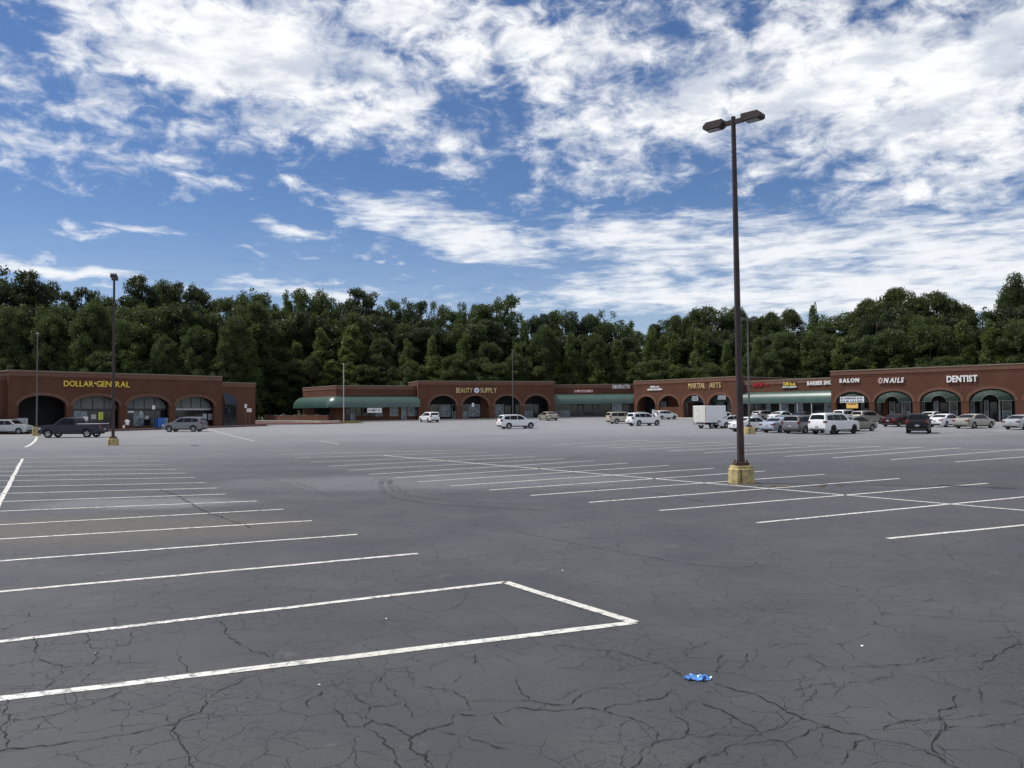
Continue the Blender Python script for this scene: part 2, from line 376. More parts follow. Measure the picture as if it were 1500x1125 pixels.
# middle rows: bay lines crossing a spine line
ML = [(410, 666), (430, 671), (455, 677), (482, 683), (509, 689), (540, 695), (575, 700.5), (612, 706), (660, 712), (717, 718), (777, 726), (863, 736), (966, 748), (1109, 766), (1300, 789)]
MR = [(688, 659), (716, 662.5), (748, 666), (784, 669), (826, 672), (870, 675), (919, 678.5), (979, 682), (1045, 686), (1122, 690), (1208, 695), (1317, 701), (1447, 708), (1610, 717.5), (1850, 735)]
for a, c in zip(ML, MR): line_px(a, c)
line_px((560, 667), (1560, 753), .12)
# far right rows
FL = [(808, 652), (852, 654), (894, 656), (935, 658.5), (977, 661), (1031, 663.5), (1085, 666), (1150, 668.7), (1220, 671), (1305, 673.5), (1398, 676.7)]
FR = [(950, 645.5), (1000, 646.5), (1050, 648), (1100, 649.5), (1160, 651), (1222, 652.5), (1290, 653.8), (1350, 655.2), (1408, 656), (1500, 658), (1600, 662)]
for a, c in zip(FL, FR): line_px(a, c, .13)
line_px((905, 645), (1560, 661.5), .13)
for a, c in (((305, 628.5), (372, 646)), ((467, 646), (496, 650)), ((1418, 626), (1474, 621)), ((1457, 632), (1500, 627)), ((1170, 648), (1500, 634)), ((1330, 640), (1410, 636)), ((700, 634), (820, 640)), ((640, 628), (700, 630.5)), ((1240, 642), (1330, 637.5))):
    line_px(a, c, .11)
cv = [at(54, 640), at(52, 645), at(48, 649), at(43, 652.5), at(37, 655)]
ribbon('parking_line', cv, .22, PAINT, .0055, seg=.5)

m_crack = mat('crack_dark', (.010, .010, .011), .95, var=.2)
def Z3(l): return [(x / 2, 850 + y / 2) for x, y in l]
def Z4(l): return [(750 + x / 2, 850 + y / 2) for x, y in l]
C3 = [[(732, 283), (640, 325), (600, 355), (585, 390), (520, 420), (520, 465), (555, 520), (585, 560)], [(520, 420), (400, 448), (260, 468), (140, 487), (30, 493), (-30, 510)],
      [(20, 350), (30, 395), (15, 420), (12, 460), (25, 493)], [(30, 400), (70, 410)], [(1135, 265), (1110, 300), (1160, 325), (1190, 355), (1218, 405)],
      [(975, 380), (1020, 430), (1065, 432), (1090, 410), (1160, 430), (1210, 460), (1210, 500), (1250, 515), (1290, 560)], [(1065, 432), (1130, 470), (1160, 515), (1165, 560)],
      [(1210, 460), (1265, 435), (1310, 425), (1340, 390), (1440, 390), (1500, 378)], [(1230, 310), (1270, 320), (1330, 325), (1370, 355), (1370, 385)], [(1370, 355), (1430, 350), (1500, 355)],
      [(1020, 320), (1040, 345), (1085, 370), (1085, 410)], [(1085, 370), (1140, 370), (1170, 355)], [(905, 375), (910, 345), (940, 325)], [(130, 320), (190, 255), (205, 250)],
      [(290, 210), (285, 250), (180, 255), (110, 230), (0, 260)], [(1440, 390), (1485, 430)], [(515, 205), (520, 235), (555, 270)], [(380, 150), (380, 185), (330, 200), (275, 200), (255, 185), (250, 160)], [(105, 165), (105, 215)],
      [(355, 320), (300, 350), (180, 390), (70, 410)], [(80, 95), (90, 110)], [(640, 120), (700, 190), (790, 225)], [(1500, 500), (1400, 470), (1265, 435)], [(1330, 300), (1360, 275)], [(1385, 215), (1390, 245)]]
C4 = [[(120, 190), (240, 205), (310, 210), (380, 235), (440, 245), (500, 285)], [(595, 290), (600, 240), (612, 215)],
      [(590, 300), (660, 325), (740, 350), (790, 375), (840, 400), (920, 430), (1000, 450), (1050, 465), (1150, 480), (1240, 515), (1270, 540), (1330, 560)],
      [(825, 400), (790, 430), (725, 455), (570, 460), (520, 455), (515, 430), (480, 400), (460, 370)], [(490, 320), (420, 350), (370, 355), (290, 370), (270, 385), (200, 375), (130, 385), (0, 375)],
      [(15, 290), (30, 325), (50, 350)], [(270, 385), (350, 405), (410, 435), (430, 475), (380, 500), (375, 530), (330, 560)], [(430, 475), (500, 462), (520, 440)], [(960, 305), (870, 315), (825, 325)],
      [(1105, 270), (1110, 285), (1060, 295), (990, 300), (940, 315), (920, 275)], [(895, 320), (880, 350), (850, 375)], [(930, 425), (870, 440), (840, 460), (800, 475), (740, 475), (640, 485), (620, 500), (560, 520), (500, 560)],
      [(800, 475), (820, 500), (825, 530)], [(1090, 440), (1130, 420), (1260, 410), (1255, 380), (1300, 365), (1305, 335)], [(1260, 410), (1270, 440), (1235, 470), (1230, 490), (1250, 510), (1270, 540)],
      [(1270, 435), (1340, 430)], [(555, 360), (620, 385), (680, 420), (730, 450)], [(1280, 225), (1180, 245), (1000, 255), (930, 255), (850, 220)], [(1350, 245), (1370, 265)], [(1375, 245), (1440, 210), (1510, 185)],
      [(170, 365), (200, 340), (290, 315), (340, 325)], [(0, 355), (50, 352), (170, 365)], [(600, 330), (560, 325)], [(630, 490), (630, 515)], [(690, 215), (680, 240), (660, 260)], [(1400, 170), (1500, 165)], [(1410, 180), (1460, 190), (1500, 180)], [(1440, 150), (1500, 155)],
      [(1050, 465), (980, 500), (960, 540)], [(1340, 430), (1430, 425), (1500, 405)], [(1380, 360), (1375, 330), (1360, 310)], [(470, 210), (560, 190), (600, 180)], [(745, 200), (800, 185), (870, 185)], [(1140, 55), (1200, 65), (1230, 55)]]
cps = [Z3(c) for c in C3] + [Z4(c) for c in C4] + [[(230, 716), (262, 727), (296, 747), (336, 762), (370, 773)], [(392, 704), (420, 710), (455, 722)], [(430, 705), (490, 730)], [(0, 772), (12, 769), (23, 767)],
      [(750, 778), (860, 800), (1000, 826), (1060, 832), (1140, 828)], [(1180, 700), (1290, 720), (1420, 735)], [(560, 700), (600, 725), (700, 742), (760, 745)]]
for ci, c in enumerate(cps):
    pts = []
    for a, e in zip(c, c[1:]):
        A = at(*a); B = at(*e); n = max(2, int((B - A).length / .045)); nn = Vector((-(B - A).y, (B - A).x, 0)).normalized()
        off = 0
        for i in range(n):
            off = off * .75 + random.uniform(-.024, .024)
            pts.append(A.lerp(B, i / n) + nn * (off if i else 0))
    pts.append(at(*c[-1]))
    ribbon('asphalt_crack', pts, .032 if ci == len(C3) + len(C4) else (.012 if ci > len(C3) + len(C4) else random.uniform(.005, .0115)), m_crack, .0062 + .0001 * random.random(), seg=.5, taper=True)
# faint curved tyre marks
m_tyrem = bpy.data.materials.new('tyre_mark'); m_tyrem.use_nodes = True
k = NB(m_tyrem.node_tree); pp = m_tyrem.node_tree.nodes['Principled BSDF']; pp.inputs['Base Color'].default_value = (.02, .02, .022, 1); pp.inputs['Roughness'].default_value = .8
tt = k.n('ShaderNodeBsdfTransparent'); mx = k.n('ShaderNodeMixShader'); k.link(k.ss(k.noise(k.n('ShaderNodeNewGeometry').outputs['Position'], 1.3, 6, .7), .35, .75, 0., .42), mx.inputs[0])
k.link(tt.outputs[0], mx.inputs[1]); k.link(pp.outputs[0], mx.inputs[2]); k.link(mx.outputs[0], m_tyrem.node_tree.nodes['Material Output'].inputs['Surface'])
for c in ([(560, 702), (558, 712), (563, 722), (580, 730), (620, 737), (700, 743), (800, 748)], [(572, 702), (570, 712), (578, 720), (600, 727), (650, 733), (720, 737), (790, 739)], [(880, 715), (960, 722), (1030, 735)]):
    ribbon('tyre_mark', [at(*p) for p in c], .16, m_tyrem, .0028, seg=.5)
#MORE
# ================================================================== buildings
class Wall:
    def __init__(s, A, B, H, z0=None, name='shop_building', label='', cat='building', depth=16):
        s.A = Vector((A[0], A[1], 0)); s.B = Vector((B[0], B[1], 0)); d = s.B - s.A
        s.L = d.length; s.d = d.normalized(); s.n = Vector((-s.d.y, s.d.x, 0)); s.H = H
        s.z0 = zg((A[1] + B[1]) / 2) if z0 is None else z0
        s.rot = math.atan2(s.d.y, s.d.x); s.depth = depth
        s.root = thing(name, label, cat, (A[0], A[1], s.z0), s.rot) if label else None
    def uz(s, px, py=600, off=0.):
        v = ray(px, py); O = s.A + s.n * off
        t = O.dot(s.n) / v.dot(s.n); p = v * t
        return (p - s.A).dot(s.d), EYE + p.z - s.z0
    def u(s, px, off=0.): return s.uz(px, 600, off)[0]
    def world(s, u, v, z): return s.A + s.d * u + s.n * v + Vector((0, 0, s.z0 + z))

def earc(u0, u1, zs, zc, n=14, rev=False):
    c = (u0 + u1) / 2; r = (u1 - u0) / 2
    p = [(c - r * math.cos(math.pi * i / n), zs + (zc - zs) * math.sin(math.pi * i / n)) for i in range(n + 1)]
    return p[::-1] if rev else p
def front_wall(w, arches, m=BRK, thick=.5, zb=-1., name='front_wall'):
    pts = [(0, zb)]
    for (u0, u1, zs, zc) in arches: pts += [(u0, zb)] + earc(u0, u1, zs, zc) + [(u1, zb)]
    pts += [(w.L, zb), (w.L, w.H), (0, w.H)]
    bm = bmesh.new(); prism(bm, pts, 0, thick); o = fin(name, bm, m, w.root)
    for (u0, u1, zs, zc) in arches:
        bm = bmesh.new(); pi = earc(u0 - .003, u1 + .003, zs, zc + .003); po = earc(u0 - .38, u1 + .38, zs, zc + .38, rev=True)
        prism(bm, pi + po, -.035, -.002); fin('arch_trim', bm, BRKL, w.root)
    return o
def shell(w, cop=True, left=True, right=True, thick=.5):
    L, H, D_ = w.L, w.H, w.depth
    if left: boxo('side_wall', (.003, .35, thick + .003, D_, -1, H - .004), BRK, w.root)
    if right: boxo('side_wall', (L - .35, L - .003, thick + .003, D_, -1, H - .004), BRK, w.root)
    boxo('back_wall', (.36, L - .36, D_ - .3, D_ - .005, -1, H - .1), BRK, w.root)
    boxo('roof', (.36, L - .36, thick + .01, D_ - .31, H - .75, H - .6), m_roof, w.root)
    if cop:
        boxo('cornice', (-.06, L + .06, -.09, thick + .05, H - .004 + .006, H + .15), m_cop, w.root)
        boxo('cornice', (-.06, .36, thick + .055, D_, H + .002, H + .14), m_cop, w.root)
        boxo('cornice', (L - .36, L + .06, thick + .055, D_, H + .002, H + .14), m_cop, w.root)
        boxo('brick_band', (-.03, L + .03, -.05, -.003, H - .55, H - .01), BRKL, w.root)
        boxo('brick_band', (-.03, L + .03, -.025, -.003, H - .82, H - .70), BRK, w.root)
def window(w, u0, u1, z0, z1, y, nx=1, nz=1, fm=m_frame, gm=m_glass, t=.06, name='window'):
    bm = bmesh.new(); ys = (y - .05, y + .05)
    box(bm, u0, u0 + t, *ys, z0, z1); box(bm, u1 - t, u1, *ys, z0, z1)
    box(bm, u0 + t, u1 - t, *ys, z0, z0 + t); box(bm, u0 + t, u1 - t, *ys, z1 - t, z1)
    for i in range(1, nx):
        c = u0 + (u1 - u0) * i / nx; box(bm, c - t / 2, c + t / 2, ys[0] + .004, ys[1] - .004, z0 + t, z1 - t)
    for j in range(1, nz):
        c = z0 + (z1 - z0) * j / nz
        for i in range(nx):
            a = u0 + (u1 - u0) * i / nx + (t if i == 0 else t / 2); e = u0 + (u1 - u0) * (i + 1) / nx - (t if i == nx - 1 else t / 2)
            box(bm, a, e, ys[0] + .008, ys[1] - .008, c - t / 2, c + t / 2)
    f = fin(name, bm, fm, w.root)
    for i in range(nx):
        for j in range(nz):
            a = u0 + (u1 - u0) * i / nx; e = u0 + (u1 - u0) * (i + 1) / nx; c = z0 + (z1 - z0) * j / nz; d = z0 + (z1 - z0) * (j + 1) / nz
            g = gm[(i + j) % len(gm)] if isinstance(gm, list) else gm
            boxo('pane', (a + t * .5, e - t * .5, y - .008, y + .008, c + t * .5, d - t * .5), g, f)
    return f
def poster(w, u0, u1, z0, z1, y, m): return boxo('poster', (u0, u1, y - .012, y, z0, z1), m, w.root)
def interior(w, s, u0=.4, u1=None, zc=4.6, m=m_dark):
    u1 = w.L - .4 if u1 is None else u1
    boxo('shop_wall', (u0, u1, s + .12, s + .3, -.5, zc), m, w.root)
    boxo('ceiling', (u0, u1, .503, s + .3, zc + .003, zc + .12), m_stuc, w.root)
def walkway(w, u0, u1, y0, y1, m=m_walk, kerb=m_conc):
    n = 10; bm = bmesh.new(); T = []
    def P(u, v): p = w.A + w.d * u + w.n * v; return Vector((p.x, p.y, zg(p.y)))
    bm = bmesh.new()
    A = [[bm.verts.new(P(u0 + (u1 - u0) * i / n, v) + Vector((0, 0, dz))) for v, dz in ((y0, -.1), (y0, .14), (y0 + .15, .145), (y1, .16))] for i in range(n + 1)]
    for a, c in zip(A, A[1:]):
        for j in range(3): bm.faces.new((a[j], a[j + 1], c[j + 1], c[j]))
    bm.faces.new(A[0]); bm.faces.new(A[-1][::-1])
    me = bpy.data.meshes.new('sidewalk'); bmesh.ops.recalc_face_normals(bm, faces=bm.faces); bm.to_mesh(me); bm.free()
    me.materials.append(kerb); me.materials.append(m)
    for i, p in enumerate(me.polygons): p.material_index = 0 if (i < 3 * n and i % 3 < 2) or i >= 3 * n else 1
    return link('sidewalk', me, None, None, 'structure')
def barrel(name, root, L, zt, zb, dpt, m, y0=-.01, n=12, u0=0, ribs=True):
    bm = bmesh.new(); pr = [(y0, zb)] + [(y0 - dpt * math.sin(math.pi / 2 * i / n), zb + .12 + (zt - zb - .12) * math.cos(math.pi / 2 * i / n)) for i in range(n + 1)] + [(y0 - dpt, zb)]
    prism(bm, pr, u0, u0 + L, 'x'); o = fin(name, bm, m, root, smooth=True)
    if ribs:
        k_ = max(2, int(L / 2.4))
        for i in range(1, k_):
            bm = bmesh.new()
            u = u0 + L * i / k_
            for j in range(n):
                a = math.pi / 2 * j / n; c = math.pi / 2 * (j + 1) / n
                pa = (y0 - (dpt + .015) * math.sin(a), zb + .12 + (zt - zb - .105) * math.cos(a)); pc = (y0 - (dpt + .015) * math.sin(c), zb + .12 + (zt - zb - .105) * math.cos(c))
                vs = [bm.verts.new((u + s_, q[0], q[1])) for s_, q in ((-.03, pa), (.03, pa), (.03, pc), (-.03, pc))]; bm.faces.new(vs)
            fin('seam', bm, m_awn, o)
    return o
FONTW = {}
def glyph(ch, h, m, depth=.12, wmax=None, shear=0., bold=.0):
    cu = bpy.data.curves.new('t', 'FONT'); cu.body = ch; cu.extrude = .02; cu.offset = bold; cu.shear = shear; cu.resolution_u = 3
    o = bpy.data.objects.new('t', cu); COL.objects.link(o); bpy.context.view_layer.update()
    me = bpy.data.meshes.new_from_object(o.evaluated_get(bpy.context.evaluated_depsgraph_get())); bpy.data.objects.remove(o); bpy.data.curves.remove(cu)
    co = np.empty(len(me.vertices) * 3); me.vertices.foreach_get('co', co); co = co.reshape(-1, 3)
    return me, co
def sign(w, text, px0, px1, py0, py1, m, label, name='shop_sign', depth=.14, off=0., shear=0., bold=.012, gap=.09, root=None, zfix=None, cat='sign', back=None):
    u0, z1 = w.uz(px0, py0, -off); u1, z0 = w.uz(px1, py1, -off)
    z1 = w.uz((px0 + px1) / 2, py0, -off)[1]; z0 = w.uz((px0 + px1) / 2, py1, -off)[1]
    if root is None:
        root = thing(name, label, cat, w.world(u0, -off, z0), w.rot)
    H_ = z1 - z0; Wd = u1 - u0; G = []; tw = 0
    for ch in text:
        if ch == ' ': G.append((None, None, .30)); tw += .30; continue
        me, co = glyph(ch, 1, m, shear=shear, bold=bold)
        lo = co.min(0); hi = co.max(0); sc = 1 / max(hi[1] - lo[1], .3); co = (co - lo); co[:, :2] *= sc; wd = (hi[0] - lo[0]) * sc
        G.append((me, co, wd)); tw += wd
        if len(G): tw += gap
    sx = Wd / tw; x = 0.
    for me, co, wd in G:
        if me is not None:
            q = np.empty_like(co); q[:, 0] = (x + co[:, 0]) * sx; q[:, 1] = -(co[:, 2] / max(co[:, 2].max(), 1e-6)) * depth - .005; q[:, 2] = co[:, 1] * H_
            me.vertices.foreach_set('co', q.ravel()); me.materials.clear(); me.materials.append(m); me.name = 'letter'; me.update()
            link('letter', me, None, root)
            x += gap
        x += wd
    if back: boxo('backing', (-.15, Wd + .15, -.004, -.001, -.12, H_ + .12), back, root)
    return root
def strokes(w, px0, px1, py0, py1, m, root, n, off=0., depth=.1, base=(0, 0), name='lettering', seed=1):
    """lettering too small to read: a run of upright and cross strokes"""
    rr = random.Random(seed); u0 = w.u(px0, -off); u1 = w.u(px1, -off); c = (px0 + px1) / 2; z1 = w.uz(c, py0, -off)[1]; z0 = w.uz(c, py1, -off)[1]
    bm = bmesh.new(); cw = (u1 - u0) / n; h = z1 - z0
    for i in range(n):
        a = u0 + cw * i - base[0]; zz = z0 - base[1]
        box(bm, a, a + cw * .24, -depth, -.005, zz, zz + h * rr.choice((1, 1, .7)))
        k_ = rr.random()
        if k_ < .75: box(bm, a + cw * .24, a + cw * .72, -depth * .98, -.005, zz + h * rr.choice((0, .42, .8)), zz + h * rr.choice((.2, .6, 1.)) + .01)
        if k_ > .35: box(bm, a + cw * .6, a + cw * .8, -depth * .96, -.005, zz + h * rr.choice((0, .4)), zz + h * .95)
    return fin(name, bm, m, root)

# ---- left store (dark face, sun behind it)
def ln_at(A, d, px):
    v = ray(px, 600); v = Vector((v.x, v.y, 0)); A = Vector((A[0], A[1], 0)); d = Vector((d[0], d[1], 0))
    n = Vector((-d.y, d.x, 0)); t = A.dot(n) / v.dot(n); p = v * t; return (p.x, p.y)
dgd = (.637, .771); DA = ln_at((-50.9, 109.5), dgd, 12); DB = ln_at((-50.9, 109.5), dgd, 325); DC = ln_at((-50.9, 109.5), dgd, 374)
w = WD = Wall(DA, DB, 7.35, None, 'store_building', 'dark brick store at the far left', depth=24)
WD.root['label'] = 'large dark brick store with segmental arches under the yellow lettering, at far left'
zs = w.uz(140, 594.5)[1]; zc = w.uz(140, 580)[1]
archD = [(w.u(a), w.u(c), zs, zc) for a, c in ((27, 97), (107, 175), (186, 248), (257.5, 314))]
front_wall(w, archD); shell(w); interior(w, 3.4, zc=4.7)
for i, (u0, u1, a_, c_) in enumerate(archD[1:]):
    bm = bmesh.new(); prism(bm, earc(u0 - .2, u1 + .2, zs - .35, zc + .1), 1.2, 1.3); ty = fin('tympanum', bm, m_stuc, w.root)
    boxo('header_beam', (u0 - .2, u1 + .2, 1.1, 1.36, zs - .6, zs - .352), m_frw if i == 2 else m_frame, w.root)
    for f in (.25, .5, .75):
        boxo('mullion', (u0 + (u1 - u0) * f - .05, u0 + (u1 - u0) * f + .05, 1.14, 1.197, zs - .35, zs + (zc - zs) * .85), m_frame, ty)
    window(w, u0 - .1, u1 + .1, .45, zs - .61, 1.25, 5 - i % 2, 1, m_frame, [m_glass, m_glassl, m_glass, m_glass] if i < 2 else [m_glass])
    boxo('bulkhead', (u0 - .1, u1 + .1, 1.2, 1.32, -.4, .447), BRK, w.root)
def pq(px0, px1, py0, py1, y, m):
    a, z1 = w.uz(px0, py0, y); c, z0 = w.uz(px1, py1, y); poster(w, a, c, min(z0, z1), max(z0, z1), y, m)
pq(144, 151, 603.5, 615, 1.17, m_ybr); pq(121, 129, 610, 616, 1.17, m_wht); pq(133, 141, 607, 614, 1.17, m_frw); pq(187, 196, 602, 604.5, 1.17, m_wht); pq(204, 208, 602, 608, 1.17, m_frw)
pq(212, 218, 609, 614, 1.17, m_frw); pq(297, 303, 606, 614, 1.17, m_frw); pq(305, 311, 606, 615, 1.17, m_frw); pq(108, 118, 598, 614, 1.17, m_glassl)
walkway(w, -14, w.L + 6, -2.4, 3.3, m_walk, m_redk)
SG = sign(w, 'DOLLAR', 93, 137, 558, 566.2, m_ylw, 'yellow channel letters high on the dark brick store at far left', name='shop_sign')
sign(w, 'GENERAL', 141, 190, 558, 566.5, m_ylw, '', root=SG) if False else None
u0_, _ = w.uz(93, 566); ug, _ = w.uz(141, 566); n0 = len(SG.children)
t2 = sign(w, 'GENERAL', 141, 190, 558.2, 566.6, m_ylw, 'tmp')
for c in list(t2.children): c.parent = SG; c.location.x = ug - u0_
bpy.data.objects.remove(t2)
um, zm = w.uz(139, 562); bm = bmesh.new(); cyl(bm, (um - u0_, -.14, .45), (um - u0_, -.005, .45), .13, .13, 8); fin('dot', bm, m_ylw, SG)
bm = bmesh.new(); 
# lower wing with half-arched navy awning
w = WDL = Wall(DB, DC, 6.5, WD.z0, 'store_wing', 'lower right-hand wing of the dark brick store, with the navy half-arch awning', depth=18)
front_wall(w, []); shell(w, left=False)
a0 = w.u(326); a1 = w.u(347); zt = w.uz(330, 575)[1]; zb_ = w.uz(335, 593)[1]
bm = bmesh.new(); n = 8; V = [[bm.verts.new((a0 + (a1 - a0) * math.sin(math.pi / 2 * i / n) * r, -.02 - .8 * (1 - r), zb_ + (zt - zb_) * math.cos(math.pi / 2 * i / n) * r)) for i in range(n + 1)] for r in (.02, .35, .7, 1.)]
for a, c in zip(V, V[1:]):
    for i in range(n): bm.faces.new((a[i], a[i + 1], c[i + 1], c[i]))
aw = fin('awning', bm, m_awb, w.root, smooth=True)
boxo('recess_panel', (a0, a1, -.02, -.002, 0, zb_), m_dark, w.root, 0); w.root.children[-1]
window(w, a0 + .1, a1 - .1, .2, zb_ - .2, -.08, 2, 1, m_frame, m_glass, name='door')
# recessed brick bay left of it
w = WDX = Wall(ln_at((-50.9, 109.5), dgd, -70), DA, 6.8, WD.z0, 'brick_shop', 'lower brick shop wall cut by the left edge of the photo', depth=14)
w.root.location = w.world(0, .8, 0); front_wall(w, []); shell(w, right=False)

# ---- middle left strip with wrap-round canopy
S0, S1, S2 = (-38.4, 152.), (-29.9, 140.6), (-16.9, 145.6)
ws = Wall(S0, S1, 5.95, .95); wf = Wall(S1, S2, 5.95, .95, 'strip_building', 'low brick shop strip with a green canopy wrapping its left corner, behind the flagpole', depth=15)
w = wf; front_wall(w, [], thick=.4); shell(w, left=False, thick=.4)
e = thing('tmp', 'x', 'y'); bpy.data.objects.remove(e)
side = bpy.data.objects.new('angled_wing', None); COL.objects.link(side); side.parent = w.root
# angled face: built in the strip's own frame
ca = ws.rot - wf.rot; Mx = Matrix.Translation(wf.root.location).inverted() ; 
side_mat = (Matrix.Translation(wf.root.location) @ Matrix.Rotation(wf.rot, 4, 'Z')).inverted() @ (Matrix.Translation((S0[0], S0[1], .95)) @ Matrix.Rotation(ws.rot, 4, 'Z'))
bpy.data.objects.remove(side)
def in_frame(o, M_):
    o.data.transform(M_); return o
for nm, dims, m in (('side_wall', (0, ws.L, 0, .35, -1, 5.94), BRK), ('cornice', (-.06, ws.L + .04, -.09, .4, 5.952, 6.09), m_cop), ('brick_band', (-.02, ws.L, -.05, -.003, 5.4, 5.94), BRKL),
                    ('window', (ws.L * .38, ws.L * .8, -.04, -.004, .5, 2.3), m_glass)):
    in_frame(boxo(nm, dims, m, wf.root), side_mat)
in_frame(boxo('back_wall', (0, .35, .36, 12, -1, 5.9), BRK, wf.root), side_mat)
ZT, ZB, DP = 4.25, 2.3, 1.9
cb = barrel('canopy', wf.root, ws.L, ZT, ZB, DP, m_awn); in_frame(cb, side_mat); [in_frame(c, side_mat) for c in cb.children]
barrel('canopy', wf.root, wf.L + .3, ZT, ZB, DP, m_awn)
bm = bmesh.new(); n = 10; a_s = math.pi + (math.pi / 2) ; 
ang0 = ca - math.pi / 2; ang1 = -math.pi / 2; V = []
for j in range(9):
    t = ang0 + (ang1 - ang0) * j / 8; cx_, sx_ = math.cos(t), math.sin(t)
    row = [(DP * math.sin(math.pi / 2 * i / n), ZB + .12 + (ZT - ZB - .12) * math.cos(math.pi / 2 * i / n)) for i in range(n + 1)] + [(DP, ZB)]
    V.append([bm.verts.new((r * cx_, r * sx_ - .01, z)) for r, z in row])
for a, c in zip(V, V[1:]):
    for i in range(n + 1): bm.faces.new((a[i], a[i + 1], c[i + 1], c[i]))
bmesh.ops.remove_doubles(bm, verts=bm.verts, dist=1e-4)
fin('canopy', bm, m_awn, wf.root, smooth=True)
def storefront(w, specs, y, zb=.5, zt=2.75):
    """specs: (px0, px1, kind)"""
    for a, c, kd in specs:
        u0, u1 = w.u(a, y), w.u(c, y)
        if kd == 'w': window(w, u0, u1, zb, zt, y, max(1, int((u1 - u0) / 1.3)), 1, m_frame, [m_glass, m_glass, m_glassl])
        elif kd == 'p': window(w, u0, u1, zb, zt, y, max(1, int((u1 - u0) / 1.2)), 1, m_frw, [m_glassl, m_glass])
        elif kd == 'P': window(w, u0, u1, .1, zt, y, max(1, int((u1 - u0) / 1.0)), 2, m_frw, [m_glassl, m_glass, m_glassl])
        elif kd == 'd': window(w, u0, u1, .16, zt - .2, y - .02, 2 if u1 - u0 > 1.5 else 1, 1, m_frame, m_glass, name='door')
        elif kd == 'g': window(w, u0, u1, .16, zt, y - .02, 1, 2, m_frw, [m_glassl], name='door')
        elif kd == 'b': boxo('brick_pier', (u0, u1, y - .15, y + .05, -.4, 4.2), BRK, w.root)
        elif kd == 'c': bm = bmesh.new(); cyl(bm, ((u0 + u1) / 2, y - .1, 0), ((u0 + u1) / 2, y - .1, 3.1), .13, .11, 10); fin('column', bm, m_frw, w.root)
storefront(wf, ((506, 513, 'd'), (513.5, 520, 'P'), (521, 529, 'w'), (531, 540, 'w'), (541, 549, 'w'), (550, 560, 'p'), (571, 583, 'p'), (588, 595, 'g'), (597, 612, 'p')), -.08, .75, 2.35)
bn = thing('shop_banner', 'white banner with black lettering hung under the green canopy right of the flagpole', 'banner', wf.world(wf.u(538, -1.7), -1.7, 0), wf.rot)
zz1 = wf.uz(548, 597.5, -1.7)[1]; zz0 = wf.uz(548, 604.5, -1.7)[1]; bw = wf.u(559, -1.7) - wf.u(538, -1.7)
boxo('cloth', (0, bw, -.01, .01, zz0, zz1), m_wht, bn); strokes(wf, 539.5, 557.5, 599.5, 602.5, m_blk, bn, 10, 1.7, .02, (wf.u(538, -1.7), 0), seed=4)
for f in (.05, .95):
    bm = bmesh.new(); cyl(bm, (bw * f, 0, zz1), (bw * f, 0, 2.42), .012, .012, 6); fin('cord', bm, m_blk, bn)
walkway(wf, -2, wf.L + 1, -2.6, .1)

# ---- beauty supply block
w = WB = Wall((-16.4, 144.4), (7.8, 152.2), 6.75, None, 'arcade_building', 'brick arcade block with four round arches under gold-and-white cosmetics lettering, centre', depth=9)
WB.root['label'] = 'brick arcade block with four round arches, centre, behind the white SUV'
zs, zc = 2.35, 4.25
archB = [(w.u(a), w.u(c), zs, zc) for a, c in ((629, 669), (677.5, 716), (724.5, 762), (768, 804))]
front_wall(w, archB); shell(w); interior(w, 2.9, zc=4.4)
storefront(w, ((624, 630, 'p'), (631, 644, 'P'), (645, 660, 'p'), (662, 672, 'P'), (676, 686, 'P'), (687, 703, 'p'), (704, 715, 'b'), (715.5, 722, 'w'), (723, 727, 'g'), (727.5, 738, 'p'), (739, 752, 'd'), (754, 765, 'w'), (766, 780, 'P'), (781, 803, 'w')), 2.8, .55, 2.7)
walkway(w, -.5, w.L + .2, -1.9, 2.8)
SB = sign(w, 'BEAUTY', 668, 692.5, 568.2, 575.3, m_gold, 'gold capital letters either side of a round white emblem, on the centre brick block')
ub, zb0 = w.uz(668, 575.3); u2 = w.u(703.8)
t2 = sign(w, 'SUPPLY', 703.8, 728, 568.2, 575.3, m_gold, 'tmp')
for c in list(t2.children): c.parent = SB; c.location.x = u2 - ub
bpy.data.objects.remove(t2)
uc, zc_ = w.uz(698, 571.6); hz = .42; bm = bmesh.new(); cyl(bm, (uc - ub, -.14, hz), (uc - ub, -.005, hz), .48, .48, 20); em = fin('emblem', bm, m_wht, SB)
bm = bmesh.new(); box(bm, uc - ub - .42, uc - ub + .42, -.16, -.141, hz - .05, hz + .05); box(bm, uc - ub - .05, uc - ub + .05, -.158, -.142, hz - .4, hz + .4); fin('cross_bars', bm, m_blu, em)

# ---- middle right strip
w = WM = Wall((7.9, 156.0), (23.6, 155.4), 6.15, None, 'strip_building', 'low brick strip with a straight green canopy, just right of the centre arcade block', depth=14)
WM.root['label'] = 'low brick strip with a straight green canopy, just right of the centre arcade block'
front_wall(w, [], thick=.4); shell(w, thick=.4, left=False, right=False)
ucl = w.L + .2
barrel('canopy', w.root, ucl, w.uz(860, 577.3)[1], w.uz(860, 591.5, -1.9)[1], 1.9, m_awn)
storefront(w, ((812, 822, 'P'), (823, 835, 'P'), (836, 846, 'w'), (847, 853, 'd'), (855, 868, 'w'), (869, 876, 'w'), (877, 895, 'w'), (897, 911, 'p'), (913, 921, 'd')), -.08, .6, 2.6)
boxo('painted_shade', (0, w.L, -.02, -.003, .05, 2.9), m_frame, w.root)  # dark sheet on the brick, painting in the shade below the canopy
s1 = thing('shop_sign', 'small pale sign of tiny lettering above the canopy, left one on the low strip', 'sign', w.world(w.u(842), 0, w.uz(855, 574.5)[1]), w.rot)
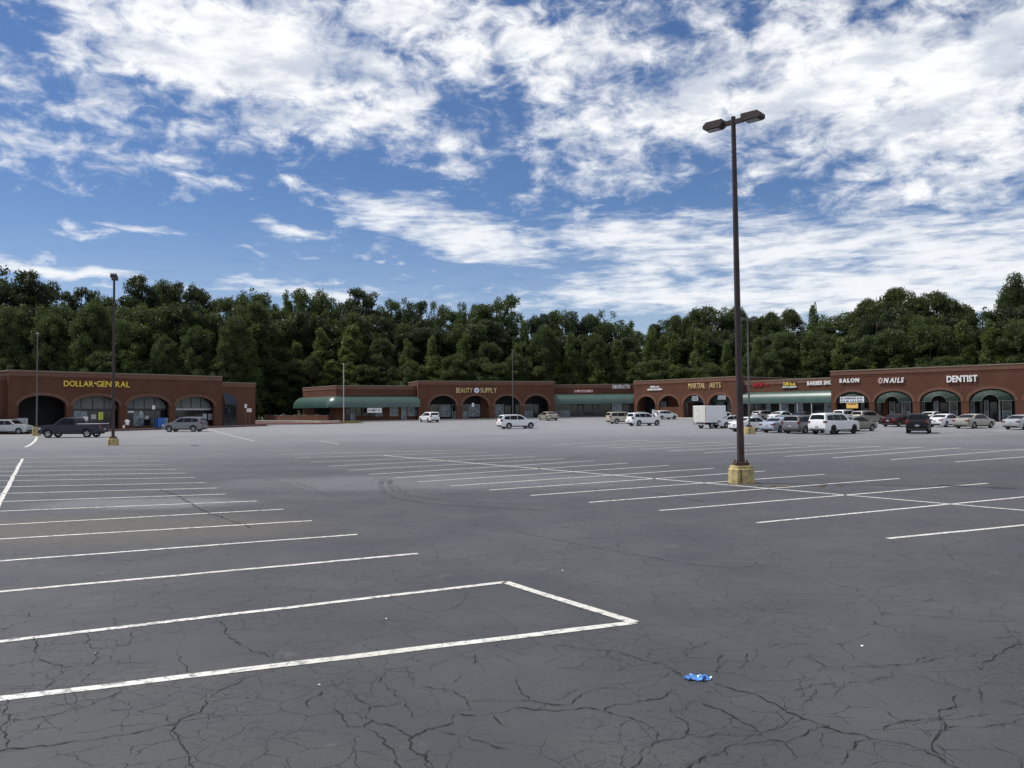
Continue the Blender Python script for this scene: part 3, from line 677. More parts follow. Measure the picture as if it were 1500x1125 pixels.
b0 = (w.u(842), w.uz(855, 574.5)[1]); strokes(w, 842, 869, 571, 574.5, m_wht, s1, 13, 0, .12, b0, seed=2)
boxo('backing', (-.1, w.u(869) - b0[0] + .1, -.05, -.003, -.12, .5), m_red, s1)
sign(w, 'CHIROPRACTOR', 896.5, 923, 563.8, 569.3, m_wht, 'white capitals on the low strip beside the corner of the martial arts block', bold=.03)
walkway(w, 0, w.L, -2.8, .1)

# ---- martial arts block
w = WA = Wall((22.5, 153.0), (36.5, 135.0), 6.75, None, 'arcade_building', 'brick block with four round arches behind the box truck', depth=18)
zs, zc = 2.4, 4.0
archA = [(w.u(a), w.u(c), zs, zc) for a, c in ((933.5, 960), (965.5, 994), (1001, 1031), (1038, 1071))]
front_wall(w, archA); shell(w); interior(w, 2.6, zc=4.3)
storefront(w, ((938, 950, 'd'), (952, 964, 'w'), (968, 976, 'p'), (980, 1000, 'b'), (1003, 1008, 'g'), (1009, 1017, 'b'), (1018, 1034, 'w'), (1040, 1050, 'w'), (1050.5, 1060, 'p'), (1061, 1072, 'w')), 2.5, .55, 3.0)
boxo('bulkhead', (archA[1][0], archA[1][1], .1, .45, -.3, 2.0), BRK, w.root)
walkway(w, -.5, w.L + .5, -1.9, 2.5)
sign(w, 'MARTIAL', 1009, 1034, 561.3, 569.0, m_gold, 'tall thin gold capitals on the brick block above the white box truck', bold=-.005, gap=.12)
MA_ = [o for o in COL.objects if o.get('label', '').startswith('tall thin gold')][0]
t2 = sign(w, 'ARTS', 1039.5, 1057, 560.6, 568.3, m_gold, 'tmp', bold=-.005, gap=.12)
for c in list(t2.children): c.parent = MA_; c.location.x = w.u(1039.5) - w.u(1009)
bpy.data.objects.remove(t2)
s2 = thing('shop_sign', 'small two-line white sign above the leftmost arch of the block behind the box truck', 'sign', w.world(w.u(949), 0, w.uz(960, 572)[1]), w.rot)
b0 = (w.u(949), w.uz(960, 572)[1]); strokes(w, 953.5, 966.5, 565, 568, m_wht, s2, 8, 0, .12, b0, seed=5); strokes(w, 949, 971, 569, 571.8, m_wht, s2, 14, 0, .13, b0, seed=6)
for i, (a, c, p, q, m1, lb) in enumerate(((1013.5, 1022.5, 580.2, 586.6, m_wht, 'square white notice hung in the third arch, above the left end of the box truck'), (1051.5, 1063, 579.2, 585, m_wht, 'wider white notice hung in the fourth arch, nearest the tall lamp post'))):
    u0, z1 = w.uz(a, p, .25); u1, z0 = w.uz(c, q, .25); o = thing('notice', lb, 'notice', w.world(u0, .25, z0), w.rot)
    boxo('board', (0, u1 - u0, 0, .04, 0, z1 - z0), m1, o)
    strokes(w, a + 1, c - 1, p + .9, p + 3., m_blu, o, 5, -.25, .02, (u0, z0), seed=i + 8); strokes(w, a + 1, c - 1, p + 3.8, q - .8, m_blk, o, 6, -.25, .02, (u0, z0), seed=i + 18)
    boxo('awning_panel', (archA[2 + i][0] + .3, archA[2 + i][1] - .3, .6, .7, 2.75, 3.6), m_awb if i == 0 else m_awd, w.root)

# ---- barber strip
dv = Vector((46.6 - 36.5, 121 - 135, 0)).normalized(); nv = Vector((-dv.y, dv.x, 0))
Ba = Vector((36.5, 135, 0)) + nv * 1.6 + dv * .02; Bb = Vector((46.6, 121, 0)) + nv * 1.6 + dv * 2.5
w = WBS = Wall((Ba.x, Ba.y), (Bb.x, Bb.y), 6.25, .58, 'strip_building', 'brick strip with green canopy above parked cars, right of the tall lamp post', depth=14)
front_wall(w, [], thick=.4); shell(w, left=False, right=False, thick=.4)
barrel('canopy', w.root, w.L - 2.55, w.uz(1160, 573)[1], w.uz(1160, 590.5, -1.7)[1], 1.55, m_awn)
storefront(w, ((1096, 1104, 'w'), (1105, 1121, 'w'), (1123, 1128, 'p'), (1130, 1141, 'w'), (1144, 1165, 'p'), (1168, 1176, 'p'), (1177, 1190, 'w'), (1191, 1207, 'd'), (1208, 1222, 'p')), -.08, .6, 2.6)
boxo('painted_shade', (0, w.L, -.02, -.003, .05, 2.9), m_frame, w.root)  # canopy shade put on this wall as a thin dark sheet
for a in (1143, 1168, 1189): 
    u_ = w.u(a, -1.45); bm = bmesh.new(); cyl(bm, (u_, -1.45, -.3), (u_, -1.45, 3.), .07, .07, 8); fin('column', bm, m_frw, w.root)
s3 = thing('shop_sign', 'dark red lettering on the brick strip just right of the tall lamp post', 'sign', w.world(w.u(1104), 0, w.uz(1113, 567)[1]), w.rot)
b0 = (w.u(1104), w.uz(1113, 567)[1]); strokes(w, 1104, 1121, 560.5, 566.3, m_red, s3, 8, 0, .12, b0, seed=3); strokes(w, 1123, 1127, 561.5, 565, m_red, s3, 2, 0, .12, b0, seed=33)
s4 = thing('shop_sign', 'bright yellow two-word sign with a white line below, on a black backing', 'sign', w.world(w.u(1147), 0, w.uz(1158, 569)[1]), w.rot)
b0 = (w.u(1147), w.uz(1158, 569)[1]); strokes(w, 1149, 1157, 560, 565, m_ylw, s4, 4, 0, .15, b0, seed=12); strokes(w, 1158.6, 1167.5, 559.8, 564.7, m_ylw, s4, 4, 0, .15, b0, seed=13)
strokes(w, 1147.5, 1169, 565.9, 567.9, m_wht, s4, 12, 0, .15, b0, seed=14); boxo('backing', (.1, w.u(1168.5) - b0[0], -.06, -.003, -.1, w.uz(1158, 559.5)[1] - b0[1]), m_blk, s4)
sign(w, 'BARBER SHOP', 1183, 1223.5, 558, 563.8, m_wht, 'white block capitals whose last letter is hidden behind the corner of the tall brick building', bold=.03)
walkway(w, 0, w.L, -3.3, .1)

# ---- dentist block
dd = Vector((17.6, -17.2, 0)).normalized(); EB = Vector((46.6, 121, 0)) + dd * 38
w = WN = Wall((46.6, 121.0), (EB.x, EB.y), 7.4, None, 'arcade_building', 'tallest brick block at the right edge, arches filled with dark green fan awnings', depth=20)
zs, zc = 2.85, 4.4
archN = [(w.u(a), w.u(c), zs, zc) for a, c in ((1224.5, 1273), (1281, 1337), (1347.5, 1408), (1419.5, 1487))]
g_ = archN[3][1] - archN[3][0]; archN.append((archN[3][1] + 1.1, archN[3][1] + 1.1 + g_, zs, zc))
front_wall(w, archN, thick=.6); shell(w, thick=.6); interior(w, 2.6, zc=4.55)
for i, (u0, u1, a_, c_) in enumerate(archN):
    c = (u0 + u1) / 2; hw = (u1 - u0) / 2 - .03; ri = .02 if i == 0 else .95; N = 16; bm = bmesh.new(); V = []
    for r in (0, .33, .66, 1.):
        row = []
        for j in range(N + 1):
            t = math.pi * j / N; ix, iz = -ri * math.cos(t), ri * math.sin(t) * .85; ox, oz = -hw * math.cos(t), (zc - .03 - zs) * math.sin(t)
            row.append(bm.verts.new((c + ix + (ox - ix) * r, .25 - .75 * (1 - r ** 1.6), zs + iz + (oz - iz) * r)))
        V.append(row)
    for a, e in zip(V, V[1:]):
        for j in range(N): bm.faces.new((a[j], a[j + 1], e[j + 1], e[j]))
    aw = fin('awning', bm, m_awd, w.root, smooth=True)
    bm = bmesh.new()
    for t in ([0, .2, .38, .5, .62, .8, 1.] if i else [.5]):
        t *= math.pi; P_ = []
        for r in (0, .33, .66, 1.):
            ix, iz = -ri * math.cos(t), ri * math.sin(t) * .85; ox, oz = -hw * math.cos(t), (zc - .03 - zs) * math.sin(t)
            P_.append((c + ix + (ox - ix) * r, .23 - .75 * (1 - r ** 1.6), zs + iz + (oz - iz) * r))
        for a, e in zip(P_, P_[1:]): cyl(bm, a, e, .028, .028, 5)
    if i:
        q = [(c - ri * math.cos(math.pi * j / 12), -.51, zs + ri * .85 * math.sin(math.pi * j / 12)) for j in range(13)]
        for a, e in zip(q, q[1:]): cyl(bm, a, e, .035, .035, 5)
    fin('piping', bm, m_awr, aw)
storefront(w, ((1226, 1234, 'w'), (1236, 1258, 'd'), (1260, 1272, 'w'), (1284, 1292, 'w'), (1293, 1301, 'b'), (1303, 1311, 'P'), (1312, 1320, 'd'), (1321, 1324, 'c'), (1325, 1334, 'P'),
               (1348, 1355, 'P'), (1357, 1366, 'w'), (1368, 1375, 'g'), (1377, 1389, 'd'), (1390, 1393, 'c'), (1394, 1403, 'P'), (1421, 1428, 'g'), (1430, 1440, 'd'), (1442, 1448, 'P'), (1450, 1461, 'd'), (1463, 1466, 'c'), (1468, 1482, 'P'), (1488, 1500, 'w')), 2.5, .4, 2.95)
walkway(w, -.5, w.L, -2.2, 2.5)
sign(w, 'SALON', 1230, 1260, 554.3, 560.4, m_wht, 'white rounded capitals above the arch with the white and orange banners', bold=.05, gap=.16)
sign(w, 'NAILS', 1294.5, 1325.5, 553.2, 560.8, m_wht, 'white slanted capitals beside a small round flower emblem', bold=.03, shear=.25, gap=.1)
NS = [o for o in COL.objects if o.get('label', '').startswith('white slanted')][0]
ue = w.u(1290) - w.u(1294.5); bm = bmesh.new()
for j in range(7):
    t = j * 2 * math.pi / 7; cyl(bm, (ue + .22 * math.cos(t), -.12 - .002 * j, .36 + .3 * math.sin(t)), (ue + .22 * math.cos(t), -.005, .36 + .3 * math.sin(t)), .13, .13, 8)
fin('emblem', bm, mat('sign_pink', (.55, .38, .34), .5), NS)
sign(w, 'DENTIST', 1387, 1433, 549.9, 559.6, m_wht, 'large plain white capitals on the brick block at the right, above the green fan awnings', bold=.035, gap=.08)
o = thing('salon_banner', 'white two-line banner hung across the first arch of the right-hand block', 'banner', w.world(w.u(1231, -.8), -.8, 0), w.rot)
u0, z1 = w.uz(1231, 581, -.8); u1, z0 = w.uz(1266, 589.8, -.8); z1 = w.uz(1248, 581, -.8)[1]; z0 = w.uz(1248, 589.8, -.8)[1]
boxo('cloth', (0, u1 - u0, 0, .04, z0, z1), m_wht, o)
m_nav = mat('ink_navy', (.03, .05, .12), .5)
def btext(txt, p0, p1, q0, q1):
    t = sign(w, txt, p0, p1, q0, q1, m_nav, 'tmp', off=.8, bold=.05, gap=.2, depth=.012)
    L0 = t.location.z - w.z0; du = w.u(p0, -.8) - u0; cs = list(t.children)
    me_ = [c for c in cs]
    for c in me_: c.parent = o; c.location.x = du; c.location.z = L0
    bpy.data.objects.remove(t)
btext('DOMINICAN', 1232.5, 1264.5, 582, 585); btext('HAIR SALON', 1232.5, 1264.5, 586.3, 589.2)
o = thing('shop_banner', 'orange-yellow banner hanging just below the white two-line banner', 'banner', w.world(w.u(1240, -.75), -.75, 0), w.rot)
u0, _ = w.uz(1240, 590, -.75); u1, _ = w.uz(1257, 590, -.75); z1 = w.uz(1248, 590.2, -.75)[1]; z0 = w.uz(1248, 598, -.75)[1]
boxo('cloth', (0, u1 - u0, 0, .03, z0, z1), m_org, o); strokes(w, 1243, 1254, 591, 592.8, m_red, o, 6, .75, .02, (u0, 0), seed=7)

# ================================================================== cars
def paintm(name, col, metal=0.):
    return mat('paint_' + name, col, .38, metal, var=.04, vscale=1.2, coat=.45 if max(col) > .1 else .12, spec=.35 if max(col) > .1 else .2)
PM = dict(white=paintm('white', (.74, .75, .76)), silver=paintm('silver', (.44, .45, .46), .5), grey=paintm('grey', (.035, .038, .048), .2), tan=paintm('tan', (.50, .45, .36), .2), dark=paintm('dark', (.035, .037, .042), .3),
          black=paintm('black', (.010, .010, .013)), maroon=paintm('maroon', (.030, .005, .008), .1), bluesilver=paintm('bluesilver', (.42, .47, .56), .4), olive=paintm('olive', (.19, .18, .15), .4),
          beige=paintm('beige', (.36, .34, .29), .4), greige=paintm('greige', (.30, .28, .25), .4), green=paintm('green', (.09, .15, .12), .3), pewter=paintm('pewter', (.20, .20, .215), .5))
m_cg = mat('car_glass', (.006, .008, .010), 0.08, var=.2, spec=.18); m_cgl = mat('car_glass_pale', (.10, .14, .14), .05, var=.3, spec=.9)
m_tyre = mat('tyre', (.012, .012, .012), .8, var=.2); m_rim = mat('rim', (.36, .37, .38), .35, .7, var=.1); m_rimd = mat('rim_dark', (.03, .03, .032), .4, .5)
m_tail = mat('tail_lamp', (.15, .008, .010), .2, coat=.5); m_head = mat('head_lamp', (.55, .58, .60), .1, coat=.8); m_trim = mat('black_trim', (.018, .018, .019), .55); m_plate = mat('plate', (.36, .38, .40), .5)
m_chr = mat('chrome', (.6, .6, .62), .15, .9)
TY = {
 'sedan': dict(L=4.85, W=1.84, H=1.46, zb=.93, wr=.33, ax=(-.29, .315), gz=.2,
   prof=[(-.487, .26), (-.5, .50), (-.497, .78), (-.485, .97), (-.40, 1.02), (-.345, 1.03), (-.20, 1.36), (-.08, 1.45), (.03, 1.46), (.10, 1.41), (.245, 1.02), (.27, .99), (.40, .88), (.46, .78), (.492, .62), (.5, .45), (.485, .24)],
   side=[[(-.285, 1.0), (-.19, 1.29), (-.085, 1.36), (-.035, 1.37), (-.035, .97)], [(-.02, .97), (-.02, 1.375), (.03, 1.38), (.085, 1.34), (.205, 1.0)]], ws=(9, 10), rw=(5, 6)),
 'suv': dict(L=4.7, W=1.88, H=1.70, zb=1.04, wr=.36, ax=(-.29, .315), gz=.22,
   prof=[(-.485, .32), (-.5, .55), (-.5, .85), (-.49, 1.08), (-.475, 1.14), (-.425, 1.60), (-.40, 1.66), (-.25, 1.70), (-.02, 1.70), (.07, 1.64), (.225, 1.14), (.25, 1.10), (.40, 1.0), (.465, .90), (.495, .70), (.5, .45), (.485, .28)],
   side=[[(-.42, 1.16), (-.385, 1.50), (-.26, 1.56), (-.26, 1.12)], [(-.245, 1.12), (-.245, 1.565), (-.06, 1.58), (-.06, 1.10)], [(-.045, 1.10), (-.045, 1.58), (.0, 1.58), (.06, 1.53), (.18, 1.12)]], ws=(9, 10), rw=(4, 5)),
 'bigsuv': dict(L=5.2, W=2.0, H=1.88, zb=1.15, wr=.41, ax=(-.29, .315), gz=.26,
   prof=[(-.485, .36), (-.5, .60), (-.5, .90), (-.492, 1.20), (-.485, 1.26), (-.455, 1.76), (-.43, 1.84), (-.25, 1.88), (.0, 1.87), (.07, 1.80), (.18, 1.30), (.2, 1.25), (.42, 1.16), (.475, 1.06), (.497, .80), (.5, .50), (.485, .34)],
   side=[[(-.44, 1.28), (-.415, 1.68), (-.27, 1.73), (-.27, 1.24)], [(-.255, 1.24), (-.255, 1.735), (-.07, 1.74), (-.07, 1.22)], [(-.055, 1.22), (-.055, 1.74), (.01, 1.73), (.06, 1.68), (.145, 1.25)]], ws=(9, 10), rw=(4, 5)),
 'van': dict(L=5.0, W=1.95, H=1.68, zb=1.0, wr=.35, ax=(-.29, .33), gz=.2,
   prof=[(-.485, .30), (-.5, .52), (-.5, .85), (-.495, 1.08), (-.49, 1.12), (-.46, 1.58), (-.44, 1.64), (-.25, 1.68), (.0, 1.67), (.08, 1.61), (.27, 1.10), (.30, 1.05), (.42, .93), (.47, .82), (.495, .65), (.5, .45), (.485, .26)],
   side=[[(-.45, 1.12), (-.43, 1.48), (-.27, 1.55), (-.27, 1.08)], [(-.255, 1.08), (-.255, 1.555), (-.05, 1.57), (-.05, 1.06)], [(-.035, 1.06), (-.035, 1.57), (.03, 1.55), (.08, 1.50), (.21, 1.09)]], ws=(9, 10), rw=(4, 5)),
 'hatch': dict(L=4.3, W=1.76, H=1.50, zb=.97, wr=.32, ax=(-.30, .32), gz=.2,
   prof=[(-.485, .28), (-.5, .50), (-.5, .80), (-.492, 1.0), (-.47, 1.06), (-.39, 1.38), (-.36, 1.43), (-.2, 1.49), (.0, 1.50), (.08, 1.44), (.27, 1.04), (.30, 1.0), (.41, .90), (.465, .78), (.495, .62), (.5, .42), (.485, .25)],
   side=[[(-.40, 1.08), (-.355, 1.32), (-.25, 1.38), (-.25, 1.03)], [(-.235, 1.03), (-.235, 1.385), (-.04, 1.41), (-.04, 1.0)], [(-.025, 1.0), (-.025, 1.41), (.03, 1.40), (.08, 1.36), (.215, 1.03)]], ws=(9, 10), rw=(4, 5)),
 'pickup': dict(L=5.9, W=2.0, H=1.92, zb=1.15, wr=.40, ax=(-.295, .335), gz=.24,
   prof=[(-.49, .50), (-.5, .62), (-.5, 1.0), (-.497, 1.27), (-.13, 1.27), (-.118, 1.32), (-.10, 1.80), (-.085, 1.87), (.0, 1.92), (.09, 1.90), (.125, 1.86), (.235, 1.30), (.255, 1.24), (.44, 1.17), (.48, 1.10), (.497, .90), (.5, .50), (.485, .38)],
   side=[[(-.098, 1.25), (-.078, 1.75), (.01, 1.80), (.01, 1.22)], [(.022, 1.22), (.022, 1.80), (.09, 1.79), (.125, 1.73), (.205, 1.26)]], ws=(10, 11), rw=(5, 6)),
}
WHEEL = {}
def wheel_meshes(r, dark=False):
    key = (r, dark)
    if key in WHEEL: return WHEEL[key]
    bm = bmesh.new(); n = 20; V = []
    for rr, y in ((r * .62, -.10), (r * .9, -.11), (r, -.08), (r, .08), (r * .9, .11), (r * .62, .10)):
        V.append([bm.verts.new((rr * math.cos(2 * math.pi * i / n), y, rr * math.sin(2 * math.pi * i / n))) for i in range(n)])
    for a, c in zip(V, V[1:]):
        for i in range(n): bm.faces.new((a[i], a[(i + 1) % n], c[(i + 1) % n], c[i]))
    bmesh.ops.recalc_face_normals(bm, faces=bm.faces); t = bpy.data.meshes.new('tyre'); bm.to_mesh(t); bm.free(); t.materials.append(m_tyre)
    bm = bmesh.new(); cyl(bm, (0, -.085, 0), (0, .06, 0), r * .18, r * .18, 8)
    for i in range(5):
        a = 2 * math.pi * i / 5; d = Vector((math.cos(a), 0, math.sin(a))); e = Vector((-d.z, 0, d.x))
        q = [d * r * .12 - e * r * .09, d * r * .6 - e * r * .13, d * r * .6 + e * r * .13, d * r * .12 + e * r * .09]
        A = [bm.verts.new(p + Vector((0, -.075, 0))) for p in q]; B = [bm.verts.new(p + Vector((0, -.02, 0))) for p in q]
        bm.faces.new(A); bm.faces.new(B[::-1])
        for j in range(4): bm.faces.new((A[j], B[j], B[(j + 1) % 4], A[(j + 1) % 4]))
    A = [[bm.verts.new((rr * math.cos(2 * math.pi * i / n), y, rr * math.sin(2 * math.pi * i / n))) for i in range(n)] for rr, y in ((r * .63, -.10), (r * .56, -.09), (r * .56, .0))]
    for a, c in zip(A, A[1:]):
        for i in range(n): bm.faces.new((a[i], a[(i + 1) % n], c[(i + 1) % n], c[i]))
    bmesh.ops.recalc_face_normals(bm, faces=bm.faces); m_ = bpy.data.meshes.new('rim'); bm.to_mesh(m_); bm.free(); m_.materials.append(m_rimd if dark else m_rim)
    WHEEL[key] = (t, m_); return t, m_
def car(kind, color, cx, by, head, label, cat='car', name=None, group=None, scale=1., glass=None, dist=None, darkrim=False, rails=False, cargo=None):
    T = TY[kind]; L, Wd, H, zb, r = T['L'], T['W'], T['H'], T['zb'], T['wr']; pm = PM[color]; gl = glass or m_cg
    p = at(cx, by); vd = Vector((p.x, p.y, 0)).normalized(); hd = Vector((math.sin(R(head)), math.cos(R(head)), 0))
    back = abs(hd.dot(vd)) * (L / 2 - .9) + abs(hd.cross(vd).z) * (Wd / 2 - .1)
    p = p + vd * back; p.z = zg(p.y)
    root = thing(name or {'sedan': 'parked_sedan', 'suv': 'parked_suv', 'bigsuv': 'parked_suv', 'van': 'parked_minivan', 'hatch': 'parked_hatchback', 'pickup': 'pickup_truck'}[kind], label, cat, p, math.pi / 2 - R(head), group)
    root.scale = (scale,) * 3
    prof = [(a * L, z) for a, z in T['prof']]; ax = [a * L for a in T['ax']]; sill = min(prof[0][1], prof[-1][1]) - .02
    ra = r + .06
    def arch(xc):
        a0 = math.asin(max(-1, (sill - r) / ra)); n = 9
        return [(xc + ra * math.cos(t), r + ra * math.sin(t)) for t in [a0 + (math.pi - 2 * a0) * i / n for i in range(n + 1)]]
    pts = prof + arch(ax[1]) + arch(ax[0])
    def Y(x, z):
        t = max(0., (abs(x) / L - .36) / .14); y = Wd / 2 * (1 - .13 * t * t)
        y *= 1 - .05 * max(0, (.6 - z) / .4) ** 2
        if z > zb: y -= T['gz'] * ((z - zb) / (H - zb)) ** 1.1 + .015
        elif z > zb - .12: y -= .015 * (z - zb + .12) / .12
        return y
    bm = bmesh.new(); prism(bm, pts, -1, 1)
    for xx in np.arange(-L / 2 + .04, L / 2, .21): bmesh.ops.bisect_plane(bm, geom=bm.verts[:] + bm.edges[:] + bm.faces[:], plane_co=(xx, 0, 0), plane_no=(1, 0, 0))
    for z_ in (.42, .6, zb - .12, zb, zb + .2, zb + .4): bmesh.ops.bisect_plane(bm, geom=bm.verts[:] + bm.edges[:] + bm.faces[:], plane_co=(0, 0, z_), plane_no=(0, 0, 1))
    for y_ in (-.75, 0, .75): bmesh.ops.bisect_plane(bm, geom=bm.verts[:] + bm.edges[:] + bm.faces[:], plane_co=(0, y_, 0), plane_no=(0, 1, 0))
    for v in bm.verts:
        f = v.co.y; v.co.y = f * Y(v.co.x, v.co.z)
        if v.co.z > zb - .15 and not (kind == 'pickup' and v.co.x < -.12 * L): v.co.z += .03 * (1 - f * f)
    body = fin('body', bm, pm, root, smooth=True, bevel=.03)
    boxo('underbody', (-L * .44, L * .44, -Wd / 2 + .24, Wd / 2 - .24, sill - .03, r * 2 + .02), m_trim, root)
    def spanel(poly, s, off=.022, th=.02, m=gl, nm='side_window', par=root, smooth=False):
        bm = bmesh.new(); prism(bm, poly, 0., 1.)
        if max(q[0] for q in poly) - min(q[0] for q in poly) > .3:
            for xx in np.arange(-L / 2 + .04, L / 2, .21): bmesh.ops.bisect_plane(bm, geom=bm.verts[:] + bm.edges[:] + bm.faces[:], plane_co=(xx, 0, 0), plane_no=(1, 0, 0))
            for z_ in (zb + .1, zb + .2, zb + .3, zb + .4): bmesh.ops.bisect_plane(bm, geom=bm.verts[:] + bm.edges[:] + bm.faces[:], plane_co=(0, 0, z_), plane_no=(0, 0, 1))
        for v in bm.verts: v.co.y = s * (Y(v.co.x, v.co.z) + (off if v.co.y > .5 else -th))
        return fin(nm, bm, m, par)
    for s in (1, -1):
        for poly in T['side']: spanel([(a * L, z) for a, z in poly], s)
        spanel([(-.36 * L, sill + .0), (.2 * L, sill + .0), (.2 * L, sill + .12), (-.2 * L, sill + .12)] if False else [(ax[0] + ra + .03, sill), (ax[1] - ra - .03, sill), (ax[1] - ra - .03, sill + .1), (ax[0] + ra + .03, sill + .1)], s, .015, m=m_trim, nm='sill_trim')
        for hx in ((-.13, .05) if kind != 'pickup' else (.05, .13)):
            hx *= L; spanel([(hx - .1, zb - .14), (hx + .1, zb - .14), (hx + .1, zb - .11), (hx - .1, zb - .11)], s, .03, m=pm, nm='door_handle')
        # door shut lines
        for hx in ((-.04, .205, -.25) if kind != 'pickup' else (.015, .21)):
            hx *= L; spanel([(hx - .008, sill + .12), (hx + .008, sill + .12), (hx + .008, zb + .02), (hx - .008, zb + .02)], s, .002, m=m_trim, nm='door_seam')
        mxp = T['side'][-1][-1][0] * L - .12; mb = bmesh.new(); yy = Y(mxp, zb + .1); box(mb, mxp - .06, mxp + .07, min(s * (yy - .03), s * (yy + .17)), max(s * (yy - .03), s * (yy + .17)), zb + .03, zb + .17); fin('mirror', mb, pm, root, bevel=.02)
    def slab(i, m=gl, nm='windshield', k0=.1, k1=.9, ins=.1):
        (x0, z0), (x1, z1) = prof[i[0]], prof[i[1]]
        a = Vector((x0 + (x1 - x0) * k0, 0, z0 + (z1 - z0) * k0)); c = Vector((x0 + (x1 - x0) * k1, 0, z0 + (z1 - z0) * k1)); d = c - a; nn = Vector((-d.z, 0, d.x)).normalized()
        if nn.x * x0 < 0 and abs(nn.x) > .1: nn = -nn
        if nn.z < 0 and abs(nn.z) > .15: nn = -nn
        bm = bmesh.new(); P_ = []
        for q in (a, c):
            y = Y(q.x, q.z) - ins
            for f in (-1, -.75, 0, .75, 1):
                cr = .03 * (1 - f * f); P_.append((q + nn * .014 + Vector((0, f * y, cr)), q - nn * .02 + Vector((0, f * y, cr))))
        A = [bm.verts.new(p_[0]) for p_ in P_]; B = [bm.verts.new(p_[1]) for p_ in P_]
        for j in range(4): bm.faces.new((A[j], A[j + 1], A[6 + j], A[5 + j])); bm.faces.new((B[j], B[j + 1], B[6 + j], B[5 + j]))
        ring = [0, 1, 2, 3, 4, 9, 8, 7, 6, 5]
        for j in range(10): bm.faces.new((A[ring[j]], A[ring[(j + 1) % 10]], B[ring[(j + 1) % 10]], B[ring[j]]))
        return fin(nm, bm, m, root)
    slab(T['ws'], m_cgl if color in ('white', 'grey') and kind != 'bigsuv' else gl); slab(T['rw'], nm='rear_window', k0=.12, k1=.9)
    def lamp(x0, x1, z0, z1, wid, s, m, nm, off=.022):
        bm = bmesh.new(); V = []
        xs = (x0, x1)
        for x in xs:
            for z in (z0, z1):
                yo = Y(x, z) + off; V.append((x, yo, z)); V.append((x, yo - wid, z))
        vs = [bm.verts.new((x, s * y, z)) for x, y, z in V]
        for f in ((0, 1, 3, 2), (4, 6, 7, 5), (0, 4, 5, 1), (2, 3, 7, 6), (0, 2, 6, 4), (1, 5, 7, 3)): bm.faces.new([vs[i] for i in f])
        return fin(nm, bm, m, root, bevel=.01)
    zt = zb - .24 if kind in ('sedan',) else zb - .12
    for s in (1, -1):
        if kind in ('suv', 'van', 'bigsuv', 'hatch'): lamp(-L * .503, -L * .46, zb - .13, zb + (.06 if kind == 'bigsuv' else .12), .20 if kind != 'van' else .13, s, m_tail, 'tail_light')
        elif kind == 'pickup': lamp(-L * .503, -L * .485, zb - .35, zb + .08, .14, s, m_tail, 'tail_light')
        else: lamp(-L * .503, -L * .455, zb - .20, zb - .06, .30, s, m_tail, 'tail_light')
        lamp(L * .445, L * .495, zb - .36, zb - .20, .40, s, m_head, 'headlight')
        if kind in ('suv', 'bigsuv', 'van') and rails:
            bm = bmesh.new(); cyl(bm, (-.38 * L, s * (Wd / 2 - T['gz'] - .09), H + .045), (.0, s * (Wd / 2 - T['gz'] - .09), H + .06), .022, .022, 6); fin('roof_rail', bm, m_trim, root)
    fz = prof[0][1]
    bm = bmesh.new(); box(bm, -L * .506, -L * .47, -Wd * .36, Wd * .36, fz - .02, fz + .12); fin('rear_bumper_trim', bm, m_trim, root, bevel=.02)
    bm = bmesh.new(); box(bm, L * .47, L * .505, -Wd * .36, Wd * .36, fz, fz + .16); fin('front_grille', bm, m_trim, root, bevel=.02)
    bm = bmesh.new(); box(bm, -L * .5 - .022, -L * .5 + .02, -.16, .16, .62 if kind != 'pickup' else .7, .77 if kind != 'pickup' else .84); fin('number_plate', bm, m_plate, root)
    if kind == 'pickup':
        boxo('bed_rail', (-.495 * L, -.135 * L, -Wd / 2 + .05, Wd / 2 - .05, 1.272, 1.33), PM['white'], root, bevel=.015); boxo('bed_liner', (-.48 * L, -.14 * L, -Wd / 2 + .15, Wd / 2 - .15, 1.332, 1.336), m_trim, root)
    tm, rm = wheel_meshes(r, darkrim)
    for xw in ax:
        for s in (1, -1):
            wt = link('wheel', tm, None, root); wt.location = (xw, s * (Wd / 2 - .13), r); wt.rotation_euler = (0, random.uniform(0, 6), 0) if s < 0 else (0, random.uniform(0, 6), math.pi)
            rr = link('rim', rm, None, wt)
    return root
G1 = 'cars parked in front of the shops'
car('suv', 'silver', 16, 636.5, 92, 'silver crossover cut off by the left edge of the photo, facing right', name='parked_suv')
car('sedan', 'dark', 30, 632, 95, 'dark sedan mostly hidden behind the silver crossover at the left edge')
car('sedan', 'white', 88, 627.5, 60, 'white sedan half hidden behind the hood of the grey pickup')
car('pickup', 'grey', 108, 641.5, 270, 'dark grey pickup truck with a white bed edge, facing left', 'pickup', scale=1.05)
car('suv', 'pewter', 271, 632.8, 273, 'grey crossover standing alone before the dark brick store, facing left', rails=True, scale=1.04)
car('suv', 'white', 629, 619, -30, 'small white SUV parked at the corner of the centre block, tail toward the camera', scale=.97)
car('sedan', 'beige', 803, 614.3, -22, 'beige sedan parked under the rightmost arch of the centre block')
car('suv', 'white', 757, 628.3, 68, 'white SUV driving across the open lot in front of the centre block')
car('van', 'tan', 914, 620.8, 75, 'tan minivan left of the two pale cars near the low green canopy', 'van', rails=True)
car('sedan', 'green', 939, 617, 60, 'dark green sedan tucked behind the white crossover and tan minivan')
car('suv', 'white', 943, 624, 63, 'white crossover in front of the dark green sedan, left of the box truck')
car('hatch', 'white', 974, 614.8, 62, 'white hatchback parked close to the arches left of the box truck')
car('sedan', 'white', 1069, 627.3, 60, 'white sedan behind the tall lamp post, next to the box truck')
car('sedan', 'white', 1100, 632.5, 58, 'white sedan nearest the yellow lamp base of the farther post')
